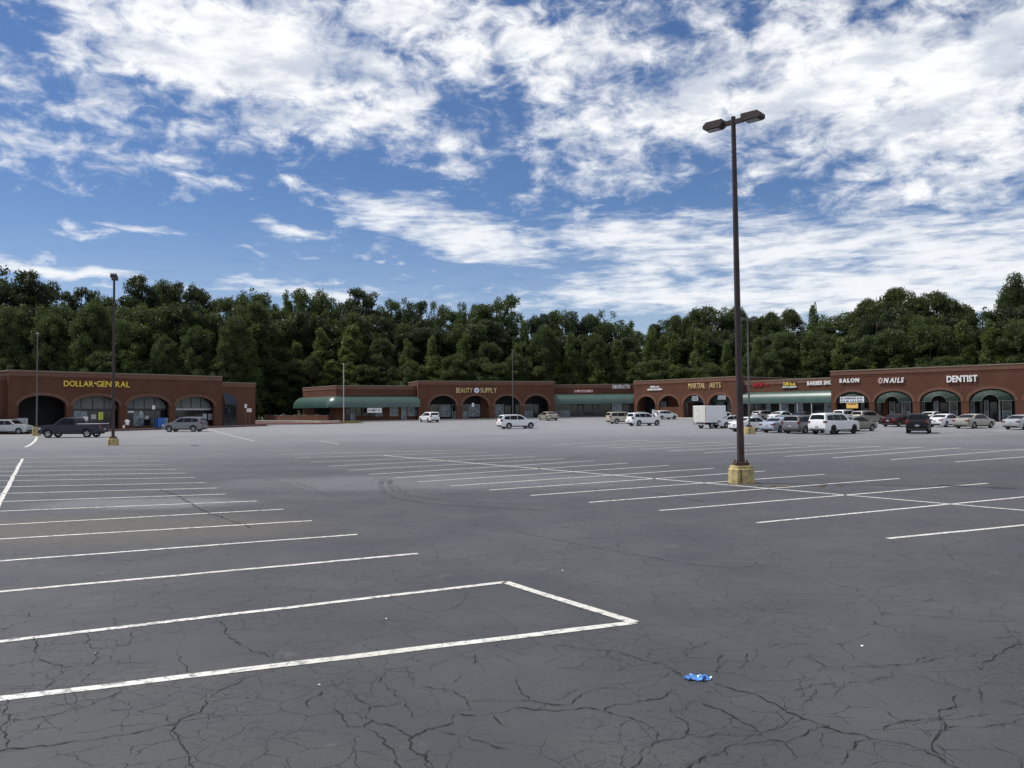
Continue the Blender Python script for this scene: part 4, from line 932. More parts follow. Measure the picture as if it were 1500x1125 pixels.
car('sedan', 'maroon', 1098, 613, 55, 'dark red sedan in the far row behind the farther lamp post')
car('hatch', 'silver', 1119, 616, 55, 'silver hatchback in the far row just right of the farther lamp post')
car('sedan', 'white', 1146, 617.5, 55, 'white sedan in the far row below the yellow sign')
car('sedan', 'bluesilver', 1146, 634, 55, 'pale blue-silver sedan in the near row right of the farther lamp post')
car('van', 'pewter', 1179, 635.3, 50, 'grey minivan between the pale blue sedan and the big white SUV', 'van', rails=True)
car('sedan', 'dark', 1177, 619, 52, 'dark sedan in the far row hidden behind the grey minivan')
car('bigsuv', 'white', 1222, 636.5, 55, 'big white SUV with black wheels, largest of the parked cars', darkrim=True)
car('sedan', 'olive', 1252, 632.3, 60, 'dark olive sedan showing its front behind the big white SUV')
car('suv', 'white', 1241, 618.5, 55, 'white crossover mostly hidden behind the greige SUV below the orange banner')
car('suv', 'greige', 1271, 621.3, 60, 'greige SUV parked right of the orange banner', rails=True)
car('sedan', 'maroon', 1316, 625.3, 52, 'dark maroon sedan just left of the black SUV')
car('suv', 'black', 1346, 635, 29, 'black SUV seen square from behind in the aisle', scale=1.03)
car('sedan', 'white', 1366, 619.5, 55, 'white sedan almost hidden behind the roof of the black SUV')
car('sedan', 'white', 1385, 625.8, 55, 'white sedan right of the black SUV')
car('sedan', 'beige', 1427, 627.8, 60, 'silver-beige sedan parked below the largest white capitals', scale=1.04)
car('sedan', 'silver', 1500, 629.5, 60, 'silver sedan cut off by the right edge of the photo')

# ---- box truck
p = at(1041, 628); hd = R(57); vd = Vector((p.x, p.y, 0)).normalized(); p = p + vd * 1.8; p.z = zg(p.y)
bt = thing('box_truck', 'white box truck with a plain square cargo body, parked by the arches', 'truck', p, math.pi / 2 - hd)
bt.scale = (.94,) * 3
boxo('cargo_box', (-1.9, 1.55, -1.08, 1.08, .72, 2.78), PM['white'], bt, bevel=.03)
boxo('rear_door', (-1.925, -1.903, -.98, .98, .82, 2.68), mat('door_white', (.62, .60, .55), .5), bt)
for y in (-1.04, 1.04): boxo('corner_post', (-1.935, -1.905, y - .045, y + .045, .75, 2.76), m_chr, bt)
boxo('chassis', (-1.95, 3.2, -.5, .5, .45, .7), m_trim, bt); boxo('rear_bumper', (-2.05, -1.9, -1.0, 1.0, .42, .56), m_chr, bt)
bm = bmesh.new(); prism(bm, [(1.62, .45), (3.75, .45), (3.78, .95), (3.45, 1.15), (2.95, 1.25), (2.45, 1.95), (1.62, 2.0)], -.95, .95); fin('cab', bm, PM['white'], bt, bevel=.05)
for s in (-1, 1):
    boxo('side_window', (1.85, 2.4, min(s * .94, s * .965), max(s * .94, s * .965), 1.3, 1.85), m_cg, bt)
    boxo('tail_light', (-1.95, -1.9, s * .85 - .08, s * .85 + .08, .6, .7), m_tail, bt)
    for xw in (-.75, 2.9):
        tm, rm = wheel_meshes(.39); wt = link('wheel', tm, None, bt); wt.location = (xw, s * .86, .39); wt.rotation_euler = (0, 0, 0 if s < 0 else math.pi); link('rim', rm, None, wt)
    boxo('mirror', (2.5, 2.58, min(s * .98, s * 1.2), max(s * .98, s * 1.2), 1.35, 1.65), m_trim, bt)

# ================================================================== lamp posts
def lamp_post(px, by, ptop, label, heads, base=True, bw=.72, bh=.55, r0=.098, r1=.062, m=m_pole, yaw=0., lean=0., dist=None, hd=(0.95, .42, .24)):
    if dist: p = at_d(px, dist)
    else: p = at(px, by); v = Vector((p.x, p.y, 0)).normalized(); p = p + v * bw * .5; p.z = zg(p.y)
    zt = top_z(px - 0, ptop, p.y) - p.z
    o = thing('lamp_post', label, 'lamp post', p, yaw)
    o.rotation_euler = (0, lean, yaw) if not lean else (Matrix.Rotation(lean, 3, 'Y') @ Matrix.Rotation(yaw, 3, 'Z')).to_euler()
    if base:
        bm = bmesh.new(); n = 8
        a = bw / 2; A = []
        for s_, z in ((1.02, -.1), (1.0, .02), (.97, bh * .82), (.90, bh * .84), (.87, bh)):
            c = a * s_; f = c * .58; A.append([bm.verts.new(q + (z,)) for q in ((c, f), (f, c), (-f, c), (-c, f), (-c, -f), (-f, -c), (f, -c), (c, -f))])
        for x, y in zip(A, A[1:]):
            for i in range(8): bm.faces.new((x[i], x[(i + 1) % 8], y[(i + 1) % 8], y[i]))
        bm.faces.new(A[-1]); fin('base', bm, m_yel, o, bevel=.012)
        boxo('base_crack', (-.11, -.09, -a * 1.0 - .004, -a * .97 + .012, .06, bh * .8), m_crack, o); boxo('base_plate', (-.21, .21, -.21, .21, bh + .003, bh + .10), m_rust, o, bevel=.01)
        for i in range(4):
            bm = bmesh.new(); cyl(bm, (.15 * (1 if i % 2 else -1), .15 * (1 if i > 1 else -1), bh + .1), (.15 * (1 if i % 2 else -1), .15 * (1 if i > 1 else -1), bh + .18), .022, .022, 6); fin('anchor_bolt', bm, m_rust, o)
        z0 = bh + .1
    else: z0 = -.1
    bm = bmesh.new(); A = []
    for z, r in ((z0, r0), (zt, r1)):
        f = r * .72; A.append([bm.verts.new(q + (z,)) for q in ((r, f), (f, r), (-f, r), (-r, f), (-r, -f), (-f, -r), (f, -r), (r, -f))])
    for i in range(8): bm.faces.new((A[0][i], A[0][(i + 1) % 8], A[1][(i + 1) % 8], A[1][i]))
    bm.faces.new(A[1]); fin('shaft', bm, m, o)
    if base and r0 > .09: boxo('hand_hole_cover', (-.05, .05, -r0 - .012, -r0 + .01, z0 + .25, z0 + .45), m_rust, o)
    hl, hw, hh = hd
    for s in heads:
        bm = bmesh.new(); ya = math.cos(s) , math.sin(s)
        Mh = Matrix.Rotation(s, 4, 'Z') @ Matrix.Translation((0, 0, zt - .22))
        def hb(nm, dims, m_, bev=0, par=o): q = boxo(nm, dims, m_, par, bevel=bev); q.data.transform(Mh); return q
        hb('arm', (r1 * .6, .34, -.05, .05, -.02, .12), m)
        bm = bmesh.new()
        prism(bm, [(.32, .02), (.32, hh), (.32 + hl - .12, hh), (.32 + hl, hh - .10), (.32 + hl, .0), (.32 + hl - .06, -.05), (.42, -.05)], -hw / 2, hw / 2); hbm = fin('lamp_head', bm, m, o, bevel=.012); hbm.data.transform(Mh)
        hb('lens', (.46, .32 + hl - .12, -hw / 2 + .05, hw / 2 - .05, -.075, -.045), m_lens, .008, hbm)
    return o
lamp_post(1086, 709, 171, 'tall brown double-headed lamp post on a yellow base, nearest the camera', (R(-40), R(140)), lean=R(-.25), hd=(.66, .38, .20), yaw=0)
lamp_post(165.5, 652.5, 403.5, 'brown lamp post on a yellow base beside the tail of the grey pickup', (R(112), R(292)), hd=(.6, .45, .26))
lamp_post(53.5, 638.3, 487, 'thin grey lamp post with a yellow base between the silver crossover and the pickup', (R(118), R(298)), m=m_gpole, bw=.72, bh=.95, r0=.07, r1=.045, hd=(.35, .25, .12))
lamp_post(1098, 636, 464, 'grey-brown lamp post on a yellow base in front of the parked white cars', (R(-15), R(165)), m=m_gpole, bw=.95, bh=.65, r0=.075, r1=.055, hd=(.5, .4, .2))
lamp_post(751.5, 620, 511, 'slender grey lamp post rising behind the white SUV in front of the centre block', (R(90),), m=m_gpole, bw=.7, bh=.6, r0=.075, r1=.055, hd=(.3, .3, .14))
# flagpole
p = at(503.5, 617.5); o = thing('flagpole', 'bare white flagpole standing in weeds before the low strip', 'flagpole', p)
zt = top_z(502.5, 534, p.y) - p.z; bm = bmesh.new(); cyl(bm, (0, 0, -.1), (0, 0, zt), .09, .055, 10); fin('pole', bm, m_wpole, o); bm = bmesh.new(); bmesh.ops.create_uvsphere(bm, u_segments=10, v_segments=6, radius=.11); bmesh.ops.translate(bm, verts=bm.verts, vec=(0, 0, zt + .08)); fin('finial', bm, m_wpole, o)
FLAG = p

# ---- small signs on posts
def post_sign(px, pyt, pyb, wpx, hpx, label, m=m_wht, ground=None, nm='sign_post', wl=None):
    p = at(px, ground)
    if wl: p = wl.world(wl.u(px, -2.7), -2.7, 0); p.z = zg(p.y)
    sc = F / p.y; o = thing(nm, label, 'sign', p, math.atan2(p.x, -p.y) * -1 * 0)
    o.rotation_euler.z = -math.atan2(p.x, p.y); h1 = top_z(px, pyt, p.y) - p.z; h0 = h1 - hpx / sc; ww = wpx / sc
    bm = bmesh.new(); cyl(bm, (0, 0, -.1), (0, 0, h0 + .02), .035, .035, 6); fin('post', bm, m_gpole, o)
    boxo('panel', (-ww / 2, ww / 2, -.03, -.0, h0, h1), m, o, bevel=.01)
    bm = bmesh.new(); box(bm, -ww * .28, ww * .28, -.036, -.031, h0 + (h1 - h0) * .55, h0 + (h1 - h0) * .72); box(bm, -ww * .28, ww * .2, -.036, -.031, h0 + (h1 - h0) * .25, h0 + (h1 - h0) * .40); fin('print', bm, m_frw, o)
    return o
post_sign(225, 594, 600, 3.6, 5.5, 'white parking sign on a post in front of the second store window', ground=626, wl=WD)
post_sign(360, 592, 598, 3.2, 5.5, 'upright white sign on a post by the lower wing of the dark store', ground=621.5, wl=WDL)
post_sign(365, 598.5, 604, 6.5, 5, 'wider white sign low on its post by the lower wing of the dark store', ground=621.2, wl=WDL)
post_sign(693, 590.5, 596, 3.2, 5.2, 'white parking sign on a post before the second arch of the centre block', ground=617, wl=WB)
# cooler, freezers and posts by the shops
def chest(px, pyb, wpx, hpx, label, m1, m2, nm, yaw, dep=.9):
    p = WD.world(WD.u(px, -1.6), -1.6, 0); p.z = zg(p.y) + .05; sc = F / p.y; o = thing(nm, label, 'cabinet', p, yaw); ww = wpx / sc; hh = hpx / sc
    boxo('cabinet', (-ww / 2, ww / 2, 0, dep, .17, hh), m1, o, bevel=.03); boxo('front_panel', (-ww / 2 + .06, ww * .12, -.03, -.003, .3, hh - .1), m1, o, bevel=.01); boxo('side_panel', (ww * .2, ww / 2 - .02, -.035, -.003, .3, hh - .1), m2, o, bevel=.01)
    for f in (-.4, .4): boxo('foot', (ww * f - .05, ww * f + .05, .1, dep - .1, .1, .17), m_trim, o)
    return o
chest(239, 624.2, 15, 16, 'blue and white cabinet standing before the store between the third and fourth arches', m_blu, m_glassl, 'propane_cabinet', WD.rot)
chest(33.5, 631, 14, 22, 'pale grey cabinet in the dark leftmost arch of the store', mat('cabinet_grey', (.36, .37, .42), .4), m_frw, 'ice_freezer', WD.rot)
p = at(957.5, 613.5); o = thing('bollard', 'white square post standing before the first arch behind the hatchback', 'bollard', p); boxo('post', (-.2, .2, -.2, .2, -.1, 1.7), m_wht, o, bevel=.03); boxo('cap', (-.23, .23, -.23, .23, 1.703, 1.78), m_frw, o, bevel=.02)

# ---- kerbed bed between the left store and the strip
kp = [at(300, 625.0), at(330, 623.2), at(360, 622.4), at(395, 622.0), at(430, 621.8), at(470, 621.5), at(500, 620.6), at(530, 618.6)]
def strip3(name, pts, prof, m):
    bm = bmesh.new(); V = []
    for i, q in enumerate(pts):
        a = pts[max(0, i - 1)]; c = pts[min(len(pts) - 1, i + 1)]; e = Vector(((c - a).x, (c - a).y, 0)).normalized(); n_ = Vector((-e.y, e.x, 0))
        V.append([bm.verts.new(Vector((q.x, q.y, zg(q.y))) + n_ * v + Vector((0, 0, z))) for v, z in prof])
    for a, c in zip(V, V[1:]):
        for j in range(len(prof) - 1): bm.faces.new((a[j], a[j + 1], c[j + 1], c[j]))
    return fin(name, bm, m, kind='structure')
strip3('kerb', kp, [(0, -.05), (.01, .15), (.22, .16), (.22, .0)], m_redk)
strip3('planting_bed', [q for q in kp], [(.221, .12), (2., .2), (6, .28), (16, .3)], m_mulch)
kq = [at(330, 620.8), at(380, 619.6), at(430, 620.0), at(470, 620.6), at(498, 620.2)]
strip3('garden_kerb', kq, [(0, .0), (.01, .42), (.3, .45), (.3, .1)], m_conc)
A = at(381, 617.5); Bq = at(478, 617.5)
wv_ = Wall((A.x, A.y + 3), (Bq.x, Bq.y + 1), 1.25, None, 'garden_wall', 'low brown brick garden wall between the dark store and the low strip', 'wall')
for k_ in range(6):
    u0 = wv_.L * k_ / 6; boxo('wall_panel', (u0 + .3, u0 + wv_.L / 6 - .003, 0, .3, -.6, 1.0 - .05 * (k_ % 2)), BRK, wv_.root); boxo('wall_pier', (u0, u0 + .297, -.05, .35, -.6, 1.25), BRKL, wv_.root)
    boxo('coping', (u0 + .3, u0 + wv_.L / 6 - .003, -.03, .33, 1.003, 1.06), m_cop, wv_.root)

# ---- litter: blue scrap and pale scraps
p = at(1022, 994.5); bm = bmesh.new(); rr = random.Random(5); nx, ny = 16, 8
V = [[None] * (nx + 1) for _ in range(ny + 1)]
for j in range(ny + 1):
    for i in range(nx + 1):
        a = i / nx * 2 - 1; c = j / ny * 2 - 1
        x = a * .125 * (1 - .22 * abs(c) - .1 * rr.random()); y = c * .075 * (1 - .35 * a * a) * rr.uniform(.75, 1.1) + .01 * math.sin(a * 9)
        V[j][i] = bm.verts.new((x, y, .003 + abs(.022 * math.sin(a * 5 + c * 4) * math.cos(c * 5 - a * 3)) + .003 * rr.random()))
for j in range(ny):
    for i in range(nx):
        if not (i > 10 and j in (2, 5)): bm.faces.new((V[j][i], V[j][i + 1], V[j + 1][i + 1], V[j + 1][i]))
o = fin('plastic_glove', bm, mat('blue_plastic', (.09, .25, .60), .3, var=.6, vscale=14), None); o.location = p; tag(o, 'crumpled bright blue plastic scrap lying on the cracked asphalt', 'litter')
o.rotation_euler.z = -.1
for i, (px, py, lb) in enumerate(((468, 1004, 'small white paper scrap below the long front bay line'), (565, 907, 'tiny white scrap between the two front bay lines'), (1263, 947, 'small pale scrap on the bare asphalt right of the blue plastic'), (140, 958, 'tiny white scrap near the lower left bay line'), (824, 836, 'tiny white scrap on open asphalt above the corner of the front bay'))):
    q = at(px, py); bm = bmesh.new(); vs = [bm.verts.new((random.uniform(.4, 1) * .02 * math.cos(t), random.uniform(.4, 1) * .015 * math.sin(t), random.uniform(.002, .014))) for t in [k_ * 2 * math.pi / 7 for k_ in range(7)]]
    cc = bm.verts.new((0, 0, .012)); [bm.faces.new((vs[k_], vs[(k_ + 1) % 7], cc)) for k_ in range(7)]
    o = fin('paper_scrap', bm, m_wht, None); o.location = q; tag(o, lb, 'litter')
q = at(205, 650)
bm = bmesh.new(); vs = []
rr = random.Random(2)
for k_ in range(14): cx_, cy_ = rr.gauss(0, .6), rr.gauss(0, .12); box(bm, cx_ - .08, cx_ + .08, cy_ - .05, cy_ + .05, .0, rr.uniform(.01, .03))
D1 = at(1160, 712.5); o = fin('dirt_patch', bm, mat('dirt', (.13, .10, .06), .95, var=.4, vscale=10), None, kind='stuff'); o.location = D1; tag(o, 'clumps of brown dirt and dead leaves beside the near lamp base', 'debris')

# ---- person walking
def skin_body(name, joints, edges, m, parent, sub=1):
    me = bpy.data.meshes.new(name); me.from_pydata([j[0] for j in joints], edges, []); o = link(name, me, m, parent)
    md = o.modifiers.new('s', 'SKIN'); ob = me.skin_vertices[0].data
    for i, j in enumerate(joints): ob[i].radius = (j[1], j[2] if len(j) > 2 else j[1]); ob[i].use_root = (i == 0)
    md.use_smooth_shade = True
    s = o.modifiers.new('u', 'SUBSURF'); s.levels = sub; s.render_levels = sub
    return o
m_skin = mat('skin', (.10, .055, .038), .6); m_tee = mat('white_shirt', (.74, .75, .78), .8); m_short = mat('dark_red_shorts', (.10, .02, .02), .8); m_hair = mat('hair', (.012, .010, .009), .9)
p = at(186.5, 632.8); pr = thing('person', 'person in white shirt and dark red shorts walking past the store with a bag', 'person', p, R(15))
J = [((0, 0, .95), .12, .15), ((0, 0, 1.12), .11, .14), ((0, .01, 1.36), .12, .17), ((0, .01, 1.50), .055), ((0, -.02, 1.60), .075, .07), ((0, -.02, 1.70), .085, .075),
     ((.17, 0, 1.42), .055), ((.23, .06, 1.16), .042), ((.24, -.03, .92), .032), ((.245, -.06, .84), .035), ((-.17, 0, 1.42), .055), ((-.24, -.03, 1.15), .042), ((-.25, -.12, .93), .032), ((-.25, -.16, .86), .035),
     ((.09, 0, .90), .09), ((.10, -.12, .50), .06), ((.10, -.02, .09), .04), ((.10, -.15, .05), .035), ((-.09, 0, .90), .09), ((-.10, .10, .50), .06), ((-.10, .26, .13), .04), ((-.10, .20, .05), .035)]
skin_body('body', J, [(0, 1), (1, 2), (2, 3), (3, 4), (4, 5), (2, 6), (6, 7), (7, 8), (8, 9), (2, 10), (10, 11), (11, 12), (12, 13), (0, 14), (14, 15), (15, 16), (16, 17), (0, 18), (18, 19), (19, 20), (20, 21)], m_skin, pr)
def loft(nm, rings, m, par):
    bm = bmesh.new(); V = []
    for (x, y, z, rx, ry) in rings: V.append([bm.verts.new((x + rx * math.cos(2 * math.pi * i / 14), y + ry * math.sin(2 * math.pi * i / 14), z)) for i in range(14)])
    for a, c in zip(V, V[1:]):
        for i in range(14): bm.faces.new((a[i], a[(i + 1) % 14], c[(i + 1) % 14], c[i]))
    return fin(nm, bm, m, par, smooth=True)
loft('shirt', [(0, 0, .86, .205, .155), (0, 0, .98, .20, .15), (0, 0, 1.2, .205, .15), (0, .01, 1.36, .225, .15), (0, .01, 1.45, .19, .12), (0, .01, 1.50, .09, .085)], m_tee, pr)
for s_ in (1, -1):
    bm = bmesh.new(); cyl(bm, (s_ * .16, 0, 1.42), (s_ * .235, .03, 1.22), .085, .075, 10); fin('sleeve', bm, m_tee, pr, smooth=True)
loft('shorts', [(0, 0, .78, .21, .15), (0, 0, .86, .195, .145), (0, 0, .95, .18, .13)], m_short, pr)
for s_, yy in ((1, -.10), (-1, .07)):
    bm = bmesh.new(); cyl(bm, (s_ * .095, 0, .84), (s_ * .105, yy, .55), .115, .105, 12); fin('shorts_leg', bm, m_short, pr, smooth=True)
bm = bmesh.new(); bmesh.ops.create_uvsphere(bm, u_segments=12, v_segments=8, radius=.105); bmesh.ops.scale(bm, verts=bm.verts, vec=(.9, 1, 1.05)); bmesh.ops.translate(bm, verts=bm.verts, vec=(0, .005, 1.70)); fin('hair', bm, m_hair, pr, smooth=True)
for x, y, z in ((.10, -.12, .04), (-.10, .22, .07)): bm = bmesh.new(); box(bm, x - .05, x + .05, y - .12, y + .14, z - .04, z + .05); fin('shoe', bm, m_wht if x < 0 else m_wht, pr, bevel=.02)
o = thing('carrier_bag', 'pale plastic bag hanging from the walking person hand', 'bag', (p.x, p.y, p.z), R(15)); o['label'] = "pale plastic carrier bag in the walking person's hand"
bm = bmesh.new(); bmesh.ops.create_uvsphere(bm, u_segments=12, v_segments=8, radius=.17); bmesh.ops.scale(bm, verts=bm.verts, vec=(.8, .9, 1.1)); bmesh.ops.translate(bm, verts=bm.verts, vec=(-.36, -.16, .62))
for v in bm.verts: v.co += Vector((random.uniform(-.012, .012), random.uniform(-.012, .012), random.uniform(-.012, .012)))
fin('sack', bm, mat('bag_pale', (.72, .62, .55), .5), o, smooth=True); bm = bmesh.new(); cyl(bm, (-.36, -.16, .78), (-.27, -.16, .88), .02, .012, 6); fin('handle', bm, m_wht, o)

# ================================================================== trees
def quads_mesh(name, C_, S_, m):
    n = len(C_); u = RNG.normal(size=(n, 3)); u /= np.linalg.norm(u, axis=1, keepdims=True); v = RNG.normal(size=(n, 3)); v -= (v * u).sum(1, keepdims=True) * u; v /= np.linalg.norm(v, axis=1, keepdims=True)
    s = S_[:, None]; a = RNG.uniform(.5, 1.0, (n, 1)); V = np.stack([C_ - u * s, C_ + v * s * a * .55, C_ + u * s, C_ - v * s * a * .55], 1).reshape(-1, 3)
    me = bpy.data.meshes.new(name); me.vertices.add(4 * n); me.vertices.foreach_set('co', V.ravel()); me.loops.add(4 * n); me.loops.foreach_set('vertex_index', np.arange(4 * n, dtype=np.int32))
    me.polygons.add(n); me.polygons.foreach_set('loop_start', np.arange(0, 4 * n, 4, dtype=np.int32)); me.polygons.foreach_set('loop_total', np.full(n, 4, dtype=np.int32)); me.update(calc_edges=True); me.validate()
    me.materials.append(m); return me
def make_tree(kind, seed):
    """unit tree: 20 m tall"""
    rs = np.random.default_rng(seed); H = 20.; cl = []
    if kind == 'pine':
        for i in range(105):
            h = rs.uniform(.40, 1.) ; R_ = 3.6 * math.sin(math.pi * min(1, (1.04 - h) / .62) ** .65) ** .8 + .5; a = rs.uniform(0, 6.28); r = R_ * rs.uniform(.35, 1.)
            cl.append((r * math.cos(a), r * math.sin(a), h * H - .9, rs.uniform(.6, 1.2), rs.uniform(.4, .75)))
        N, sz, m = 24000, (.12, .26), L_pine
    elif kind == 'oak':
        for i in range(170):
            a = rs.uniform(0, 6.28); f = rs.uniform(-.85, 1); r = math.sqrt(max(0, 1 - f * f)) * rs.uniform(.55, 1.) * 5.6; cl.append((r * math.cos(a), r * math.sin(a), 11 + f * 7.6, rs.uniform(.7, 1.5), rs.uniform(.6, 1.15)))
        N, sz, m = 38000, (.13, .28), L_broad
    elif kind == 'cone':
        for i in range(130):
            h = rs.uniform(.08, .98) ** .9; R_ = 3.5 * (1 - h) ** .7 * (1 if h > .2 else .8) + .15; a = rs.uniform(0, 6.28); r = R_ * rs.uniform(.4, 1.); cl.append((r * math.cos(a), r * math.sin(a), h * H, rs.uniform(.45, 1.0) * (1.15 - .5 * h), rs.uniform(.6, 1.3) * (1.15 - .5 * h)))
        N, sz, m = 26000, (.12, .25), L_light
    else:  # tall: narrow rough broadleaf
        for i in range(150):
            h = rs.uniform(.15, .98); R_ = 3.3 * math.sin(math.pi * min(1., (1.03 - h) / .9) ** .6) ** .7 + .4; a = rs.uniform(0, 6.28); r = R_ * rs.uniform(.4, 1.); cl.append((r * math.cos(a), r * math.sin(a), h * H - .5, rs.uniform(.5, 1.15), rs.uniform(.5, 1.1)))
        N, sz, m = 28000, (.12, .26), L_broad
    cl = np.array(cl); w_ = cl[:, 3] ** 2 * cl[:, 4]; idx = rs.choice(len(cl), N, p=w_ / w_.sum()); d = rs.normal(size=(N, 3)); d /= np.linalg.norm(d, axis=1, keepdims=True)
    rad = rs.uniform(.45, 1.12, N) ** .6; C_ = cl[idx, :3] + d * rad[:, None] * np.stack([cl[idx, 3], cl[idx, 3], cl[idx, 4]], 1) + rs.normal(size=(N, 3)) * .16
    me = quads_mesh(kind + '_crown', C_, rs.uniform(sz[0], sz[1], N), m)
    bm = bmesh.new(); cyl(bm, (0, 0, -.6), (0, 0, H * .5), .32, .22, 9); cyl(bm, (0, 0, H * .5), (rs.uniform(-.4, .4), rs.uniform(-.4, .4), H * .92), .22, .06, 8)
    for i in rs.choice(len(cl), 14, replace=False):
        c = cl[i]; cyl(bm, (0, 0, max(1.5, c[2] - 1.6)), (c[0], c[1], c[2]), .09, .03, 5)
    bmesh.ops.recalc_face_normals(bm, faces=bm.faces); tk = bpy.data.meshes.new('trunk'); bm.to_mesh(tk); bm.free(); tk.materials.append(m_bark)
    return me, tk
TV = {}
for kd, nv_ in (('pine', 4), ('oak', 3), ('cone', 4), ('tall', 4)): TV[kd] = [make_tree(kd, 100 + 17 * i + len(kd)) for i in range(nv_)]
WID = dict(pine=8.6, oak=13., cone=7.2, tall=8.4)
NM = dict(pine='pine_tree', oak='oak_tree', cone='young_tree', tall='broadleaf_tree')
def sites(px):
    if px < 375: return 158
    if px < 930: return 172
    return 172 - (px - 930) / 570 * 34
tcount = {}
def landmark(px):
    for a, s_ in ((0, 'left of everything else'), (60, 'above the silver crossover'), (165, 'above the yellow lettering'), (255, 'right of the yellow lettering'), (375, 'above the store wing'), (445, 'in the gap between buildings'), (540, 'behind the flagpole'), (620, 'right of the flagpole'),
                  (700, 'above the small white SUV'), (790, 'behind the slender centre post'), (870, 'above the beige sedan'), (935, 'above the chiropractor capitals'), (1010, 'above the white hatchback'), (1080, 'above the box truck'),
                  (1160, 'right of the tall lamp post'), (1225, 'above the barber capitals'), (1290, 'above the salon capitals'), (1360, 'above the nails capitals'), (1430, 'above the dentist capitals'), (9999, 'at the right edge')):
        if px < a: return s_
ROWN = {'back': 'on the skyline', 'mid': 'amid the belt', 'front': 'in front', 'low': 'low down'}
KN = dict(pine='dark clumpy pine', oak='broad rounded oak', cone='lighter pointed young tree', tall='upright ragged broadleaf tree')
TREES = []
def tree(kind, px, ytop, wpx, row, extra=0.):
    d = sites(px) + {'back': 15, 'mid': 7, 'front': 0, 'low': -3}[row] + extra + random.uniform(-1, 1)
    p = at_d(px, d); h = top_z(px, ytop, d) - p.z; me, tk = random.choice(TV[kind]); rz = random.uniform(0, 6.28); fin_w = wpx / F * d / WID[kind]; s = h / 20.2
    o = thing(NM[kind], '', 'tree', p, rz, None); fin_w *= {'tall': 1.3, 'cone': 1.15, 'pine': 1.1, 'oak': 1.1}[kind]; fw = max(.62 * s, min(2.1 * s, fin_w)); o.scale = (fw, fw, s)
    link('crown', me, None, o); link('trunk', tk, None, o); TREES.append((px, kind, row, o)); return o
for a in ((8, 389, 80, 'pine'), (48, 393, 70, 'pine'), (88, 417, 44, 'pine'), (118, 412, 50, 'pine'), (150, 424, 50, 'tall'), (208, 399, 62, 'pine'), (245, 408, 40, 'tall'), (272, 404, 58, 'pine'), (308, 428, 40, 'tall'), (335, 426, 40, 'tall'), (375, 418, 52, 'tall'), (394, 436, 26, 'tall'),
          (421, 424, 20, 'cone'), (452, 421, 56, 'tall'), (480, 431, 42, 'tall'), (528, 420, 62, 'pine'), (575, 436, 40, 'tall'), (610, 431, 52, 'pine'), (650, 437, 44, 'tall'), (688, 437, 40, 'tall'), (728, 427, 62, 'tall'), (792, 452, 44, 'pine'), (824, 452, 48, 'tall'), (862, 456, 36, 'pine'), (888, 453, 52, 'tall'), (926, 467, 36, 'cone'),
          (972, 462, 44, 'pine'), (995, 456, 40, 'oak'), (1020, 447, 50, 'oak'), (1052, 444, 50, 'tall'), (1082, 444, 46, 'oak'), (1110, 458, 40, 'oak'), (1128, 450, 50, 'oak'), (1158, 447, 54, 'oak'), (1195, 440, 22, 'cone'), (1222, 455, 70, 'tall'), (1275, 432, 70, 'oak'), (1322, 414, 95, 'oak'), (1372, 418, 90, 'oak'), (1405, 432, 60, 'oak'), (1446, 446, 50, 'tall'), (1482, 422, 44, 'tall'), (1512, 392, 60, 'tall'), (-30, 392, 70, 'pine'), (-80, 400, 80, 'tall'), (1580, 400, 90, 'oak')):
    tree(a[3], a[0], a[1], a[2], 'back')
sk = sorted([(t[0], t[3]) for t in TREES], key=lambda q: q[0])
sky_x = [8, 48, 88, 118, 150, 208, 272, 308, 335, 375, 399, 409, 421, 452, 528, 575, 610, 650, 688, 728, 765, 792, 824, 862, 888, 926, 945, 972, 1020, 1052, 1105, 1158, 1222, 1275, 1322, 1372, 1430, 1482, 1520]
sky_y = [389, 393, 417, 412, 424, 399, 404, 428, 426, 418, 440, 474, 430, 421, 420, 436, 431, 437, 437, 427, 466, 452, 452, 456, 453, 467, 478, 462, 447, 444, 462, 447, 455, 432, 414, 418, 450, 422, 392]
rt = random.Random(11)
tree('tall', 944, 481, 40, 'mid'); tree('cone', 768, 470, 34, 'mid')
x = -60
while x < 1570:
    y0 = float(np.interp(x, sky_x, sky_y)); tree(rt.choice(['tall', 'oak', 'pine', 'pine', 'oak'] if x > 900 else ['tall', 'pine', 'pine']), x, max(y0 + rt.uniform(22, 44), 440), rt.uniform(44, 62), 'mid', rt.uniform(-2, 2)); x += rt.uniform(20, 31)
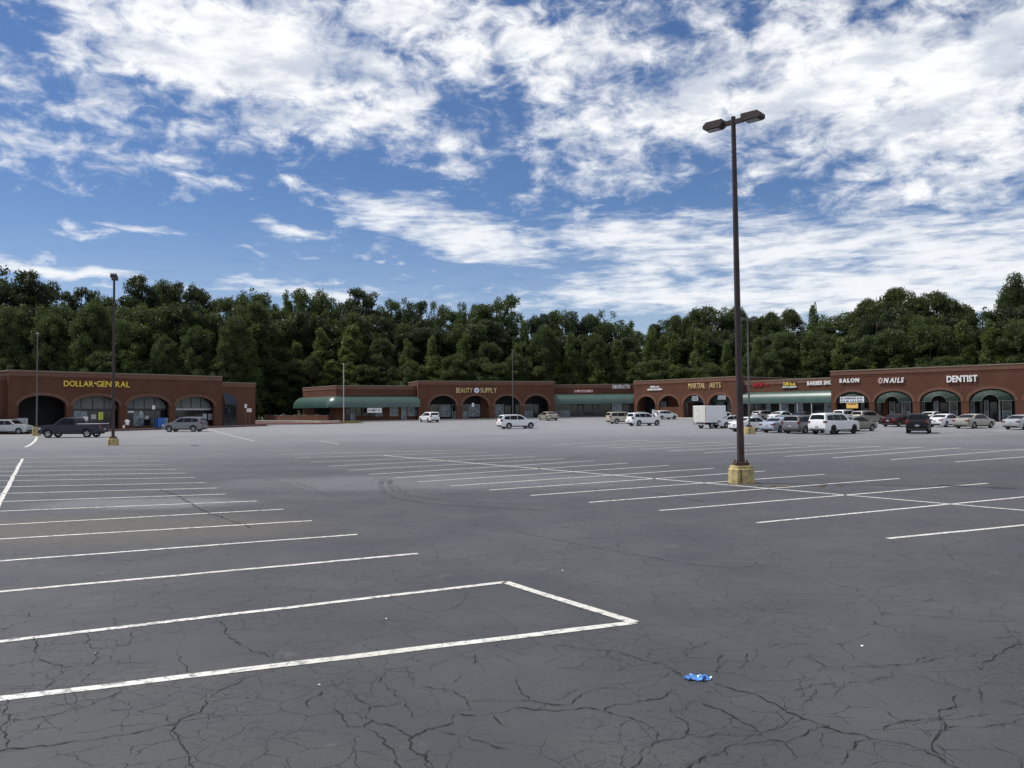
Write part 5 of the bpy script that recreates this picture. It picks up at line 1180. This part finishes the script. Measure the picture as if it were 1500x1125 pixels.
for px, yt, wp in ((20, 445, 44), (75, 452, 48), (135, 440, 44), (190, 470, 44), (240, 478, 44), (290, 470, 44), (340, 455, 44), (392, 474, 56), (430, 494, 40), (470, 470, 50), (516, 462, 60), (560, 492, 34), (598, 492, 34), (638, 496, 34), (680, 490, 40), (716, 490, 34), (757, 500, 34), (800, 470, 34), (838, 477, 34), (872, 488, 40), (910, 500, 40), (950, 480, 40),
                   (990, 488, 40), (1030, 480, 44), (1066, 490, 34), (1110, 490, 40), (1150, 478, 44), (1190, 486, 44), (1232, 490, 44), (1272, 482, 50), (1318, 480, 50), (1362, 476, 54), (1410, 470, 50), (1455, 466, 50), (1498, 460, 50), (1545, 450, 60)):
    tree('cone' if px > 380 and rt.random() < .78 else rt.choice(['tall', 'oak']), px + rt.uniform(-5, 5), yt + rt.uniform(-6, 10), wp, 'front')
x = -20
while x < 1560:
    tree(rt.choice(['cone', 'tall', 'oak']), x, rt.uniform(512, 535) - (12 if x < 375 else 0), rt.uniform(40, 56), 'low', rt.uniform(-1, 3)); x += rt.uniform(24, 34)
cnt = {}
TREES.sort(key=lambda t: t[0])
tot = {}
for px, kd, row, o in TREES: key = (kd, row, landmark(px)); tot[key] = tot.get(key, 0) + 1
ORD = ['leftmost', 'second from left', 'third from left', 'fourth from left', 'fifth from left', 'sixth from left', 'seventh from left', 'eighth from left']
for px, kd, row, o in TREES:
    key = (kd, row, landmark(px)); i = cnt.get(key, 0); cnt[key] = i + 1
    o['label'] = KN[kd] + ' ' + ROWN[row] + ' ' + landmark(px) + ((', ' + ORD[i]) if tot[key] > 1 else ''); o['group'] = 'trees of the wooded belt behind the shops'
# undergrowth that closes the foot of the belt
N = 90000; xs_ = RNG.uniform(-190, 200, N); ds = np.interp(xs_ / 165 * F + 750, [0, 375, 376, 930, 1500], [154, 154, 166, 168, 133]) + RNG.uniform(0, 26, N); zz = RNG.uniform(0, 1, N) ** .8 * (7.5 + 2.5 * np.sin(xs_ * .5) + 2 * np.sin(xs_ * 1.3))
C_ = np.stack([xs_, ds + 3, zz + .9], 1); o = link('undergrowth', quads_mesh('undergrowth', C_, RNG.uniform(.3, .6, N), L_broad), None, None, 'stuff'); tag(o, 'dense dark green undergrowth at the foot of the tree belt', 'undergrowth')
N = 900; C_ = np.stack([RNG.normal(FLAG.x + .9, 1.1, N), RNG.normal(FLAG.y, .45, N), FLAG.z + np.abs(RNG.normal(0, .16, N))], 1)
o = link('weeds', quads_mesh('weeds', C_, RNG.uniform(.06, .14, N), leafmat('weed_leaf', (.08, .11, .02), (.20, .22, .05), .3)), None, None, 'stuff'); tag(o, 'patch of yellow-green weeds round the foot of the flagpole', 'weeds')
p = at(575, 612); 
# leaning creeper tops above the strips, fallen leaves near left post
for o in list(bpy.data.objects):
    if o.get('label') == 'tmp': bpy.data.objects.remove(o)
